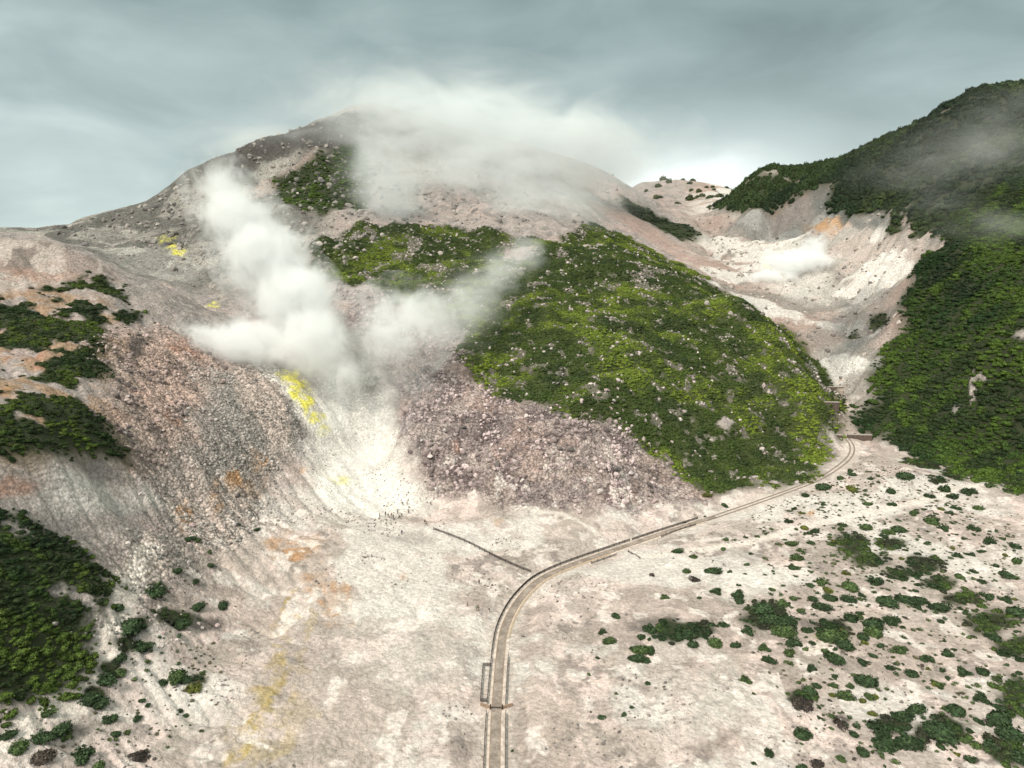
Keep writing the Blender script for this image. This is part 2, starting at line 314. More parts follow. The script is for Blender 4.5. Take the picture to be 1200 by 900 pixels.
darkp = MX([blob(160,405,12,12,.6), blob(240,735,26,12,.7), blob(765,735,30,10,.7)*.8, blob(945,735,12,7,.7)*.7, blob(940,822,18,9,.7), blob(985,848,12,6,.6), blob(255,183,30,10,.7)*.5, blob(15,385,20,10,.7)*.6, blob(750,560,30,14,.8)*.5, blob(545,505,60,20,.9)*.2, blob(90,860,24,8,.8)*.6])
wet = MX([blob(370,770,40,34,.7)*.5, blob(600,600,40,10,.8)*.4, blob(480,632,30,8,.8)*.4, blob(900,655,60,8,.7)*.3])
slate = MX([poly_mask([(850,268),(960,225),(1040,236),(1075,285),(1030,262),(985,256),(930,280),(905,292)], 8, 16, 30)*.75, poly_mask([(940,405),(1000,350),(1045,330),(1040,395),(1000,420),(975,440)], 6, 10, 30)*.55])
path = MX([line_mask([(600,596),(620,598),(640,602),(665,609),(690,620),(705,632)], 1.2, 3, .5)*.8, line_mask([(180,650),(160,670),(130,760),(100,800),(50,850),(0,885)], 2.4, 3, 1.5), line_mask([(750,655),(800,650),(870,640),(940,622),(1000,608),(1060,595),(1140,572)], 2.0, 5, .5)])

sx0 = tx/ty
# --- relief: rills, lumps and outcrops
mount = sstep(4, 16, TB).ravel()
dR, zR = dist_line(tx, ty, road)
flatR = sstep(2.4, 9, dR)
big = (fbm(tx, ty, 70, 3, 21)-.5)*10*sstep(15, 50, TB.ravel())
lump = (fbm(tx, ty, 16, 4, 22)-.5)
rill = ridged(tx+lump*8, ty*.55, 26, 4, 23)-.5
relief = big*sstep(250, 420, ty)+mount*(lump*3.2+rill*2.2)+(1-mount)*((fbm(tx, ty, 9, 4, 25)-.5)*.55+(ridged(tx+lump*10, ty+lump*6, 15, 4, 26)-.5)*.75)
relief += mount*(fbm(tx, ty, 5, 3, 27)-.5)*.9
crag = ridged(tx*.8, ty, 38, 5, 61)-.55
outc = MX([blob(480,530,26,16,.5), blob(530,545,20,14,.5), blob(640,540,34,8,.5), blob(606,508,16,8,.5), blob(700,478,22,7,.5), blob(560,500,20,6,.5), blob(430,455,30,14,.5)])
relief += outc*(1.2+(ridged(tx*1.5, ty*.8, 9, 4, 62)-.3)*4.5)
cragm = MX([poly_mask([(225,205),(300,172),(345,158),(400,140),(440,130),(440,165),(390,178),(330,195),(290,205),(240,222)], 8, 14, 24)*1.0, poly_mask([(60,272),(130,256),(215,215),(300,178),(400,150),(500,240),(400,330),(330,330),(250,330),(170,300)], 30, 20, 60), blob(540,240,110,40,.5,4,.9), blob(950,240,120,60,.5,4,.9), poly_mask([(700,225),(760,255),(850,290),(900,350),(930,400),(990,400),(1040,330),(1060,290),(960,240),(850,255),(780,232)], 20, 20, 60)])
relief += cragm*crag*11+poly_mask([(225,205),(300,172),(345,158),(400,140),(440,130),(440,165),(390,178),(330,195),(290,205),(240,222)], 14, 14, 24)*(ridged(tx, ty, 24, 4, 63)-.35)*12
relief += (1-mount)*sstep(8, 25, dR)*((ridged(tx*1.3+ty*.5+lump*8, ty*.45, 13, 4, 28)-.55)*1.1*sstep(.42, .6, fbm(tx, ty, 45, 2, 29))+(fbm(tx, ty, 4.5, 4, 30)-.5)*.5)
strata = sstep(.35, .5, np.abs(((TB.ravel()+lump*7)/13) % 1-.5))*m_dome
relief += -strata*2.6*sstep(.40, .55, fbm(tx, ty, 30, 3, 66))+m_dome*(fbm(tx, ty*2, 7, 3, 67)-.5)*1.8
relief += scree*(sstep(.55, .7, fbm(tx*.7, ty*1.4, 9, 4, 91))*1.7)
relief += (spurrub+scree)*(fbm(tx, ty, 2.6, 2, 92)-.5)*.7+gravel*(fbm(tx, ty, 2.0, 2, 93)-.5)*.35
relief += (1-mount)*(fbm(tx, ty, 1.6, 3, 94)-.5)*.12
# water has cut the slopes: route rainfall over the relief and carve where it gathers
NF, MF = 760, 680
ffs, ffl = np.meshgrid(np.linspace(-1.3, 1.3, NF), np.linspace(math.log(64), math.log(1780), MF)); FY = np.exp(ffl); FXX = ffs*FY
def tlook(G, x, y):
    s_ = np.clip((x/y+1.3)/2.6*(MS-1), 0, MS-1.001); l_ = np.clip((np.log(y)-math.log(64))/(math.log(1780)-math.log(64))*(MY-1), 0, MY-1.001)
    i = s_.astype(int); j = l_.astype(int); a = s_-i; b_ = l_-j; G = G.reshape(MY, MS)
    return (G[j, i]*(1-a)+G[j, i+1]*a)*(1-b_)+(G[j+1, i]*(1-a)+G[j+1, i+1]*a)*b_
def flook(G, x, y):
    s_ = np.clip((x/y+1.3)/2.6*(NF-1), 0, NF-1.001); l_ = np.clip((np.log(y)-math.log(64))/(math.log(1780)-math.log(64))*(MF-1), 0, MF-1.001)
    i = s_.astype(int); j = l_.astype(int); a = s_-i; b_ = l_-j
    return (G[j, i]*(1-a)+G[j, i+1]*a)*(1-b_)+(G[j+1, i]*(1-a)+G[j+1, i+1]*a)*b_
def blur(G, n_):
    for _ in range(n_):
        G = np.pad(G, 1, mode='edge'); G = (G[1:-1, 1:-1]*4+2*(G[:-2, 1:-1]+G[2:, 1:-1]+G[1:-1, :-2]+G[1:-1, 2:])+G[:-2, :-2]+G[2:, 2:]+G[:-2, 2:]+G[2:, :-2])/16
    return G
ZF = tlook(TB.ravel()+relief, FXX, FY); mtF = sstep(3, 18, ZF); wF = ((.45+1.0*(FY/300))*mtF+.62*(1-mtF))*(1+1.2*sstep(.2, .3, FXX/FY)*sstep(330, 420, FY))
cell = (FY**2*(2.6/(NF-1))*((math.log(1780)-math.log(64))/(MF-1))); offs8 = [(-1,-1),(-1,0),(-1,1),(0,-1),(0,1),(1,-1),(1,0),(1,1)]
for it in range(3):
    Zj = ZF+(fbm(FXX, FY, 5, 3, 300+it)-.5)*.9*(.4+mtF*FY/400); Zp = np.pad(Zj, 1, constant_values=1e6); best = np.zeros(Zj.shape); rec = np.tile(np.arange(Zj.size).reshape(Zj.shape), 1)
    base_i = rec.copy()
    for dj, di in offs8:
        nb = Zp[1+dj:1+dj+MF, 1+di:1+di+NF]; sl_ = (Zj-nb)/math.hypot(dj, di); k = sl_ > best
        best = np.where(k, sl_, best); rec = np.where(k, base_i+dj*NF+di, rec)
    order = np.argsort(-Zj.ravel()).tolist(); r_l = rec.ravel().tolist(); acc = cell.ravel().tolist()
    for i in order:
        j = r_l[i]
        if j != i: acc[j] += acc[i]
    ACC = np.log10(np.array(acc).reshape(Zj.shape)/(12*(FY/200)**1.5)); fl_ = np.clip(ACC, 0, 3.2)
    ZF = ZF-(blur(fl_, 1)*.5+blur(fl_, 4)*1.0)*wF*.55; ZF = blur(ZF, 1)*.5+ZF*.5
CH = blur(np.clip(ACC, 0, 3.2), 1)
rgw = sstep(.2, .3, sx0)*sstep(330, 420, ty)
carve = flook(ZF-tlook(TB.ravel()+relief, FXX, FY), tx, ty); carve = np.where(ty > 1700, 0, carve)*(1-m_ls*.6)*(1-np.clip(m_ll, 0, .7))
carve += 1.0*(1-mount)+1.6*mount+3*rgw
relief = relief+np.clip(carve, -22, 3); chan = flook(CH, tx, ty)
TZ = TB.ravel()+relief*flatR
TZ = np.where(dR < 30, np.where(flatR < 1, TZ*flatR+(zR-.06)*(1-flatR), TZ), TZ)

# --- base colours
def C(*c): return np.array(c, np.float32)
n1 = fbm(tx, ty, 40, 5, 41); n2 = fbm(tx, ty, 9, 5, 42); n3 = fbm(tx, ty, 3, 3, 43); n4 = fbm(tx, ty, 90, 4, 44)
col = np.ones((len(tx), 3), np.float32)*C(.57, .47, .43)
def lay(m, c, k=1.0):
    global col
    m = np.clip(m*k, 0, 1)[:, None]; col = col*(1-m)+c*m
lay(sstep(.45, .62, n1), C(.64, .51, .465), .8)
lay(sstep(.5, .6, n2), C(.38, .325, .29), .75); lay(sstep(.56, .60, fbm(tx, ty, 3.5, 4, 79))*sstep(.5, .56, fbm(tx, ty, 30, 3, 80)), C(.20, .17, .155), .7); lay(sstep(.54, .6, fbm(tx+4*n1*10, ty, 6, 5, 71))*sstep(.46, .56, n1), C(.27, .225, .205), .6); lay(sstep(.55, .62, ridged(tx+20*n2, ty*.6, 24, 4, 72)-.12), C(.33, .28, .24), .5)
lay(sstep(.52, .6, fbm(tx, ty, 22, 5, 45)), C(.62, .57, .53), .75)
up = sstep(9, 26, TZ)
lay(up, C(.31, .265, .245)); lay(up*sstep(.45, .62, n1), C(.36, .275, .25), .8); lay(up*sstep(.46, .6, n2), C(.21, .19, .18), .75); lay(up*sstep(.52, .66, n3), C(.42, .36, .33), .6)
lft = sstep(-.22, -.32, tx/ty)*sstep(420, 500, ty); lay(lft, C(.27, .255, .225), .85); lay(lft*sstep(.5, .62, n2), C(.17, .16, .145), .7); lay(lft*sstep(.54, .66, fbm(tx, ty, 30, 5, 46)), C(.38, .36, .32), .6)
rg = sstep(.22, .3, tx/ty)*sstep(330, 400, ty); lay(rg, C(.42, .37, .33), .9); lay(rg*sstep(.48, .6, ridged(tx, ty*.4, 40, 4, 47)), C(.33, .24, .21), .6); lay(rg*sstep(900, 1000, ty), C(.38, .27, .22), .8)
lay(poly_mask([(690,238),(730,262),(790,300),(850,335),(900,372),(880,345),(840,300),(790,285),(740,252)], 8, 10, 30), C(.36, .255, .22), .8)
lay(scree, C(.25, .20, .19)); lay(scree*sstep(.46, .56, fbm(tx, ty, 14, 5, 48)), C(.40, .325, .30), .9); lay(scree*sstep(.5, .6, fbm(tx, ty, 24, 4, 481)), C(.36, .255, .22), .6); cl_s = np.clip(sstep(.47, .60, fbm(tx, ty, 10, 4, 601)+.10*(sstep(262, 300, ty)+sstep(45, 75, tx))-.05), 0, 1); lay(scree*cl_s, C(.115, .085, .085), .8)  # last layer: ground darkened where stones cluster, crevice shade put into the colour
lay(scree_up, C(.25, .20, .19), .9)
lay(spurrub, C(.42, .315, .27), .9); lay(spurrub*sstep(.52, .6, fbm(tx, ty, 7, 4, 82)), C(.17, .14, .125), .7); lay(spurrub*sstep(.5, .6, fbm(tx, ty, 30, 4, 83)), C(.47, .33, .28), .6)
lay(gravel, C(.26, .235, .215), .8); lay(gravel*sstep(.47, .56, fbm(tx*.8+ty*.3, ty*.35, 14, 4, 49)), C(.48, .39, .345), .85)
lay(rockband, C(.3, .25, .23), .8)
ch1 = sstep(.9, 2.0, chan)
lay(ch1*(1-up), C(.66, .59, .54), .5); lay(sstep(.5, 1.1, chan)*(1-ch1)*(1-up)*sstep(.45, .55, n1), C(.36, .29, .25), .35)
lay(rg*(1-ch1)*sstep(.42, .55, fbm(tx, ty, 50, 3, 75)), C(.32, .235, .20), .7); lay(rg*sstep(.53, .60, fbm(tx, ty, 26, 5, 77)), C(.21, .19, .17), .75); lay(rg*sstep(.56, .62, fbm(tx, ty, 45, 5, 78)), C(.68, .64, .60), .7); lay(rg*ch1, C(.56, .49, .44), .7); lay(up*ch1*(1-rg), C(.42, .36, .32), .5)
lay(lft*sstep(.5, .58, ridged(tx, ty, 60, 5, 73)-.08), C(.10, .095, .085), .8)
lay(poly_mask([(225,205),(300,172),(345,158),(400,140),(440,130),(440,165),(390,178),(330,188),(290,205),(240,222)], 8, 14, 24), C(.075, .068, .062), .95)
lay(poly_mask([(280,222),(330,200),(380,178),(375,190),(330,212),(290,240)], 5, 8, 20), C(.40, .31, .27), .8)
tl = poly_mask([(-200,300),(0,285),(60,292),(120,315),(150,330),(60,345),(0,350),(-200,350)], 5, 8, 16); lay(tl, C(.30, .235, .21), .8); lay(tl*sstep(.5, .58, ridged(tx*.8+ty*.5, ty*.3, 22, 5, 74)-.08), C(.46, .39, .35), .8); lay(tl*sstep(.52, .6, fbm(tx+ty*.5, ty*.3, 9, 4, 76)), C(.15, .12, .105), .75)
lay(m_ls*0+poly_mask([(-150,350),(0,350),(110,340),(150,380),(120,440),(135,540),(0,545),(-150,545)], 5, 6, 14)*sstep(.40, .55, n2), C(.33, .20, .11), .7)
lay(redpatch*sstep(.34, .56, n2), C(.34, .185, .13), .75); lay(orange*(.3+.7*sstep(.4, .55, n3)), C(.42, .225, .10), .8); lay(ochre*sstep(.25, .5, n3+.3*(n2-.5)), C(.42, .31, .11), .85)
lay((1-up)*sstep(.50, .56, ridged(tx+n2*14, ty*.5+n1*20, 11, 5, 84)-.12)*sstep(.44, .54, n1), C(.38, .305, .27), .55); lay((1-up)*sstep(.62, .68, fbm(tx, ty, 5, 5, 85)), C(.70, .62, .57), .7)
lay(white, C(.74, .70, .65), .9); lay(wet, C(.25, .21, .19)); lay(darkp, C(.075, .065, .06), .85)
lay(slate, C(.14, .145, .14), .85); lay(orange*rg, C(.42, .235, .10), .75)
lay(path, C(.68, .60, .54), .9); lay(MX([blob(1000,258,40,10,.7), blob(965,240,22,14,.7), blob(930,275,26,8,.8)*.7, blob(1000,390,26,22,.8)*.6]), C(.12, .125, .12), .8); lay(1-sstep(2.5, 5.0, dR+(n3-.5)*3), C(.53, .46, .41), .7)
lay(sulfur*sstep(.35, .6, n3), C(.80, .72, .04), 1.2); lay(sulfur, C(.62, .58, .22), .45)
lay(veg, C(.030, .037, .016), 1.0); lay(veg*m_dome, C(.050, .064, .018), .8)
lay(sstep(0, 1, m_far)*.0, C(.2, .2, .15))
spk = np.clip(.25+scree*.75+spurrub*.8+gravel*.8+scree_up*.7+rockband*.4+lft*.35+up*.2-veg*.5, 0, 1)

def uv_grid_faces(ny, nx):
    i = np.arange(ny-1)[:, None]*nx+np.arange(nx-1)[None]
    return np.stack([i, i+1, i+nx+1, i+nx], -1).reshape(-1, 4)
F = uv_grid_faces(MY, MS)

def mesh_np(name, v, f, smooth=True):
    me = bpy.data.meshes.new(name)
    me.vertices.add(len(v)); me.vertices.foreach_set('co', np.ascontiguousarray(v, np.float32).ravel())
    k = f.shape[1]; me.loops.add(len(f)*k); me.loops.foreach_set('vertex_index', np.ascontiguousarray(f, np.int32).ravel())
    me.polygons.add(len(f)); me.polygons.foreach_set('loop_start', np.arange(0, len(f)*k, k, dtype=np.int32))
    me.polygons.foreach_set('use_smooth', np.full(len(f), smooth)); me.update(calc_edges=True); return me
def link(name, me, mat=None, parent=None):
    o = bpy.data.objects.new(name, me); COL.objects.link(o)
    if mat is not None and me is not None and not me.materials: me.materials.append(mat)
    if parent is not None: o.parent = parent
    return o
def tag(o, label=None, cat=None, group=None, kind=None):
    if label: o['label'] = label
    if cat: o['category'] = cat
    if group: o['group'] = group
    if kind: o['kind'] = kind
    return o
def material(name):
    m = bpy.data.materials.new(name); m.use_nodes = True; t = m.node_tree
    b = t.nodes['Principled BSDF']; b.inputs['Specular IOR Level'].default_value = .25; b.inputs['Roughness'].default_value = .9
    return m, t, b

# terrain material: ground colour attribute, broken up by stones and grit
M_ter, t, b = material('volcanic_ground')
at = N(t, 'ShaderNodeAttribute', attribute_name='col'); sp = N(t, 'ShaderNodeAttribute', attribute_name='speck')
geo = N(t, 'ShaderNodeNewGeometry')
def tnoise(t, sc, det=4, rough=.6):
    q = N(t, 'ShaderNodeTexNoise'); q.inputs['Scale'].default_value = sc; q.inputs['Detail'].default_value = det; q.inputs['Roughness'].default_value = rough
    L(t, geo.outputs['Position'], q.inputs['Vector']); return q.outputs['Fac']
def voro(t, sc):
    q = N(t, 'ShaderNodeTexVoronoi'); q.inputs['Scale'].default_value = sc; L(t, geo.outputs['Position'], q.inputs['Vector']); return q
va = voro(t, 1.1); vb = voro(t, .42)
stone = ramp(t, va.outputs['Color'], [(.1, .42), (.5, .95), (.9, 1.75)]); stone2 = ramp(t, vb.outputs['Color'], [(.1, .5), (.5, 1.0), (.9, 1.6)])
edge = ramp(t, va.outputs['Distance'], [(0.0, 1.15), (.45, 1.0), (.8, .45)])
st = mix(t, 1.0, mix(t, .5, stone, stone2), edge, 'MULTIPLY')
c = mix(t, sp.outputs['Fac'], at.outputs['Color'], mix(t, 1.0, at.outputs['Color'], st, 'MULTIPLY'))
gr = ramp(t, tnoise(t, .9, 6, .68), [(.3, .74), (.5, 1.0), (.7, 1.22)]); c = mix(t, 1.0, c, gr, 'MULTIPLY')
gr2 = ramp(t, tnoise(t, 5.0, 3, .7), [(.3, .78), (.5, 1.0), (.7, 1.2)]); c = mix(t, 1.0, c, gr2, 'MULTIPLY')
L(t, c, b.inputs['Base Color'])
bp = N(t, 'ShaderNodeBump'); bp.inputs['Strength'].default_value = .9; bp.inputs['Distance'].default_value = 1.2
hgt = math_(t, 'ADD', math_(t, 'MULTIPLY', tnoise(t, .55, 7, .62), 1.1), math_(t, 'MULTIPLY', math_(t, 'MULTIPLY', va.outputs['Distance'], -.6), sp.outputs['Fac']))
L(t, hgt, bp.inputs['Height']); L(t, bp.outputs[0], b.inputs['Normal'])

fx = TX.reshape(MY, MS); cxy = np.stack([.25*(tx[F[:, 0]]+tx[F[:, 1]]+tx[F[:, 2]]+tx[F[:, 3]]), .25*(ty[F[:, 0]]+ty[F[:, 1]]+ty[F[:, 2]]+ty[F[:, 3]])], 1)
def inpoly(pts, x, y):
    ins = np.zeros(len(x), bool)
    for i in range(len(pts)):
        a = pts[i]; b = pts[(i+1) % len(pts)]
        ins ^= ((a[1] > y) != (b[1] > y)) & (x < (b[0]-a[0])*(y-a[1])/(b[1]-a[1]+1e-12)+a[0])
    return ins
def hw(*l): return [tuple(hit(u, v)[:2]) for u, v in l]
fp = [tuple(p[:2]) for p in foot_world]
poly_m = fp+hw((930,412),(900,378))+[(185, 560), (200, 800), (190, 1060), (-1400, 1500), (-1400, 900)]+[(-360, 480), (-200, 420), (-125, 360)]+hw((395,500),(430,560))
poly_l = hw((430,585),(400,640),(300,720),(200,790),(100,880))+[(-90, 64), (-700, 64), (-1500, 700), (-1400, 900), (-360, 480), (-200, 420), (-125, 360)]+hw((395,500),(430,560))
poly_r = hw((985,500),(1040,540),(1100,565),(1190,600))+[(260, 240), (600, 300), (2500, 1000), (2500, 1780), (260, 1780), (190, 1060), (200, 800), (230, 600)]+hw((960,400),(985,440),(985,470))
in_m = inpoly(poly_m, cxy[:, 0], cxy[:, 1]); in_l = inpoly(poly_l, cxy[:, 0], cxy[:, 1]) & ~in_m; in_r = inpoly(poly_r, cxy[:, 0], cxy[:, 1]) & ~in_m & ~in_l
V = np.stack([tx, ty, TZ], 1)
for nm, sel, lab in (('ground', ~(in_m | in_l | in_r), 'pale ash valley floor between the slopes'), ('mountain', in_m, 'steaming mountain with green shoulder and grey scree'),
                     ('hill', in_l, 'reddish rubble spur dropping to the vents'), ('hill', in_r, 'dark green slope above the pale gully')):
    ff = F[sel]; used = np.unique(ff); mp = np.full(len(V), -1, np.int64); mp[used] = np.arange(len(used))
    me = mesh_np(nm, V[used], mp[ff])
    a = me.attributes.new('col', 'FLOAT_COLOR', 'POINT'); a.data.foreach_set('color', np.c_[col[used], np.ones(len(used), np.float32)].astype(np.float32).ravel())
    a = me.attributes.new('speck', 'FLOAT', 'POINT'); a.data.foreach_set('value', spk[used].astype(np.float32))
    tag(link(nm, me, M_ter), lab, nm, kind='structure')
# the plain out to the horizon, below and around the modelled land
M_pl, t, b = material('plain'); geo = N(t, 'ShaderNodeNewGeometry')
L(t, ramp(t, tnoise(t, .004, 6), [(.35, (.05, .07, .035)), (.6, (.12, .13, .08))]), b.inputs['Base Color'])
v = []; f = []
for i in range(65):
    for r_ in (0, 60, 600, 3000, 40000):
        th = i/64*2*math.pi; v.append((r_*math.cos(th), r_*math.sin(th), -6))
for i in range(64):
    for k in range(4): f.append((i*5+k, i*5+k+1, (i+1)*5+k+1, (i+1)*5+k))
bm = bmesh.new(); bv = [bm.verts.new(p) for p in v]
for q in f: bm.faces.new([bv[k] for k in q])
bmesh.ops.remove_doubles(bm, verts=bm.verts, dist=.01); me = bpy.data.meshes.new('plain'); bm.to_mesh(me); bm.free()
tag(link('land', me, M_pl), 'flat plain reaching the horizon', 'land', kind='structure')

HG = TZ.reshape(MY, MS); S0, S1 = -1.3, 1.3; LG0, LG1 = math.log(64), math.log(1780)   # from here on hits use the finished relief
def ground_z(x, y): return float(H(np.array([x]), np.array([y]))[0])
def sample_mask(m, x, y): return lookup(m.reshape(MY, MS), x, y)

# ------------------------------------------------------------------ source shapes for planting and stones
def hidden_collection(name):
    return bpy.data.collections.new(name)        # never linked to the scene: only a library of shapes
def leafy(name, seed, nleaf, flat=.62, leaf=.2, mat=None, sub=2, spiky=False, lobes=6):
    r = random.Random(seed); bm = bmesh.new()
    bmesh.ops.create_icosphere(bm, subdivisions=sub, radius=1)
    lob = [(Vector((r.gauss(0, 1), r.gauss(0, 1), abs(r.gauss(0, .7)))).normalized(), r.uniform(.1, .34)) for _ in range(lobes)]
    def rad(d):
        q = .66
        for l, a in lob: q += a*max(0, d.dot(l))**5
        return q
    for v in bm.verts:
        d = v.co.normalized(); q = rad(d)*.86+r.uniform(-.05, .05)
        v.co = Vector((d.x*q, d.y*q, max(d.z, -.35)*q*flat))
    for k in range(nleaf):
        d = Vector((r.gauss(0, 1), r.gauss(0, 1), r.gauss(.25, .8))).normalized()
        if d.z < -.25: d.z = -d.z
        q = rad(d)*r.uniform(.82, 1.12); p = Vector((d.x*q, d.y*q, d.z*q*flat))
        nrm = (d+Vector((r.gauss(0, .55), r.gauss(0, .55), r.gauss(.35, .4)))).normalized()
        a = nrm.orthogonal().normalized(); a = Matrix.Rotation(r.uniform(0, 6.28), 3, nrm)@a; b_ = nrm.cross(a)
        s = leaf*r.uniform(.55, 1.25); w = s*(.28 if spiky else .6)
        vs = [bm.verts.new(p-a*s*.6), bm.verts.new(p+b_*w), bm.verts.new(p+a*s*.8+nrm*s*.25), bm.verts.new(p-b_*w)]
        bm.faces.new(vs)
    me = bpy.data.meshes.new(name); bm.to_mesh(me); bm.free()
    if mat: me.materials.append(mat)
    return me
def stone(name, seed, sub=2, mat=None):
    r = random.Random(seed); bm = bmesh.new(); bmesh.ops.create_icosphere(bm, subdivisions=sub, radius=1)
    for _ in range(11):
        nrm = Vector((r.gauss(0, 1), r.gauss(0, 1), r.gauss(0, 1))).normalized(); d = r.uniform(.5, .8)
        for v in bm.verts:
            e = v.co.dot(nrm)-d
            if e > 0: v.co -= nrm*e*.93
    sx, sy, sz = r.uniform(.85, 1.3), r.uniform(.75, 1.1), r.uniform(.6, .95)
    for v in bm.verts: v.co = Vector((v.co.x*sx, v.co.y*sy, v.co.z*sz))*(1+r.uniform(-.03, .03))
    me = bpy.data.meshes.new(name); bm.to_mesh(me); bm.free()
    if mat: me.materials.append(mat)
    return me
def foliage_mat(name, inst):
    m, t, b = material(name); geo = N(t, 'ShaderNodeNewGeometry')
    if inst: tint = N(t, 'ShaderNodeAttribute', attribute_name='tint', attribute_type='INSTANCER').outputs['Color']
    else: tint = N(t, 'ShaderNodeObjectInfo').outputs['Color']
    q = N(t, 'ShaderNodeTexNoise'); q.inputs['Scale'].default_value = 1.3; q.inputs['Detail'].default_value = 3; L(t, geo.outputs['Position'], q.inputs['Vector'])
    v = ramp(t, q.outputs['Fac'], [(.3, .55), (.5, 1.0), (.7, 1.6)])
    w = ramp(t, geo.outputs['Random Per Island'], [(0, .5), (.5, 1.0), (1, 1.75)])
    c = mix(t, 1.0, mix(t, 1.0, tint, v, 'MULTIPLY'), w, 'MULTIPLY'); L(t, c, b.inputs['Base Color']); b.inputs['Roughness'].default_value = .7
    b.inputs['Specular IOR Level'].default_value = .2
    return m
def stone_mat(name, inst):
    m, t, b = material(name); geo = N(t, 'ShaderNodeNewGeometry')
    if inst: tint = N(t, 'ShaderNodeAttribute', attribute_name='tint', attribute_type='INSTANCER').outputs['Color']
    else: tint = N(t, 'ShaderNodeObjectInfo').outputs['Color']
    q = N(t, 'ShaderNodeTexNoise'); q.inputs['Scale'].default_value = 2.2; q.inputs['Detail'].default_value = 5; L(t, geo.outputs['Position'], q.inputs['Vector'])
    v = ramp(t, q.outputs['Fac'], [(.3, .6), (.5, 1.0), (.7, 1.35)])
    L(t, mix(t, 1.0, tint, v, 'MULTIPLY'), b.inputs['Base Color']); return m
M_fi, M_fo = foliage_mat('creeping_pine_leaves', True), foliage_mat('shrub_leaves', False)
M_si, M_so = stone_mat('loose_stone', True), stone_mat('boulder_stone', False)
def library(name, meshes):
    c = hidden_collection(name)
    for i, m in enumerate(meshes):
        o = bpy.data.objects.new('%s_shape_%02d' % (name, i), m); c.objects.link(o)
    return c
LIB_CLUMP = library('clump', [leafy('clump', 100+i, 210, .6+.1*(i % 2), .2, M_fi) for i in range(5)])
LIB_TREE = library('conifer', [leafy('conifer', 200+i, 260, 1.25, .22, M_fi, lobes=3) for i in range(3)])
LIB_TUFT = library('tuft', [leafy('tuft', 300+i, 60, .6, .34, M_fi, 1, True) for i in range(3)])
LIB_STONE = library('stone', [stone('stone', 400+i, 2, M_si) for i in range(6)])

cellA = (TY.ravel()**2)
sx_ = tx/ty
inview = ((np.abs(sx_) < .95) & (ty > 80)).astype(np.float32)
dS = 2.6/(MS-1); dL = (math.log(1780)-math.log(64))/(MY-1)
slope_n = None
def pick(mask, density, cap=None):
    """points spread evenly over the ground wherever the mask lies"""
    w = cellA*dS*dL*np.clip(mask, 0, 1)*inview; tot = w.sum(); n_ = int(tot*density)
    if cap: n_ = min(n_, cap)
    idx = rng.choice(len(w), n_, p=w/tot)
    s = sx_[idx]+rng.uniform(-.5, .5, n_)*dS; y = ty[idx]*np.exp(rng.uniform(-.5, .5, n_)*dL); x = s*y
    return x, y, H(x, y), idx
def scatter(name, parts, lib, label, cat='plants'):
    """parts: list of (x, y, z, scale(n,3), rot(n,3), tint(n,3), variants) -> ONE object carrying the points"""
    X = np.concatenate([np.stack([p[0], p[1], p[2]], 1) for p in parts]); S = np.concatenate([p[3] for p in parts]); Ro = np.concatenate([p[4] for p in parts]); T = np.concatenate([p[5] for p in parts])
    me = bpy.data.meshes.new(name); me.vertices.add(len(X)); me.vertices.foreach_set('co', X.astype(np.float32).ravel())
    for nm, typ, prop, arr in (('sc', 'FLOAT_VECTOR', 'vector', S), ('ro', 'FLOAT_VECTOR', 'vector', Ro), ('tint', 'FLOAT_COLOR', 'color', np.c_[T, np.ones(len(T))]), ('vi', 'INT', 'value', rng.integers(0, len(lib.objects), len(X)))):
        a = me.attributes.new(nm, typ, 'POINT'); a.data.foreach_set(prop, np.ascontiguousarray(arr.astype(np.int32 if typ == 'INT' else np.float32)).ravel())
    o = link(name, me); g = bpy.data.node_groups.new(name+'_spread', 'GeometryNodeTree')
    g.interface.new_socket('Geometry', in_out='INPUT', socket_type='NodeSocketGeometry'); g.interface.new_socket('Geometry', in_out='OUTPUT', socket_type='NodeSocketGeometry')
    gi = g.nodes.new('NodeGroupInput'); go = g.nodes.new('NodeGroupOutput'); ip = g.nodes.new('GeometryNodeInstanceOnPoints'); ci = g.nodes.new('GeometryNodeCollectionInfo')
    ci.inputs['Collection'].default_value = lib; ci.inputs['Separate Children'].default_value = True; ci.inputs['Reset Children'].default_value = True
    L(g, gi.outputs[0], ip.inputs['Points']); L(g, ci.outputs[0], ip.inputs['Instance']); ip.inputs['Pick Instance'].default_value = True
    def na(nm, typ):
        q = g.nodes.new('GeometryNodeInputNamedAttribute'); q.data_type = typ; q.inputs['Name'].default_value = nm; return q.outputs[0]
    L(g, na('vi', 'INT'), ip.inputs['Instance Index']); L(g, na('sc', 'FLOAT_VECTOR'), ip.inputs['Scale'])
    L(g, na('ro', 'FLOAT_VECTOR'), ip.inputs['Rotation']); L(g, ip.outputs[0], go.inputs[0])
    md = o.modifiers.new('spread', 'NODES'); md.node_group = g
    tag(o, label, cat, kind='stuff'); return o
def lerpc(a, b, f): return np.array(a)[None]*(1-f[:, None])+np.array(b)[None]*f[:, None]
def rz(n_, tilt=.0):
    return np.stack([rng.normal(0, tilt, n_), rng.normal(0, tilt, n_), rng.uniform(0, 6.283, n_)], 1)
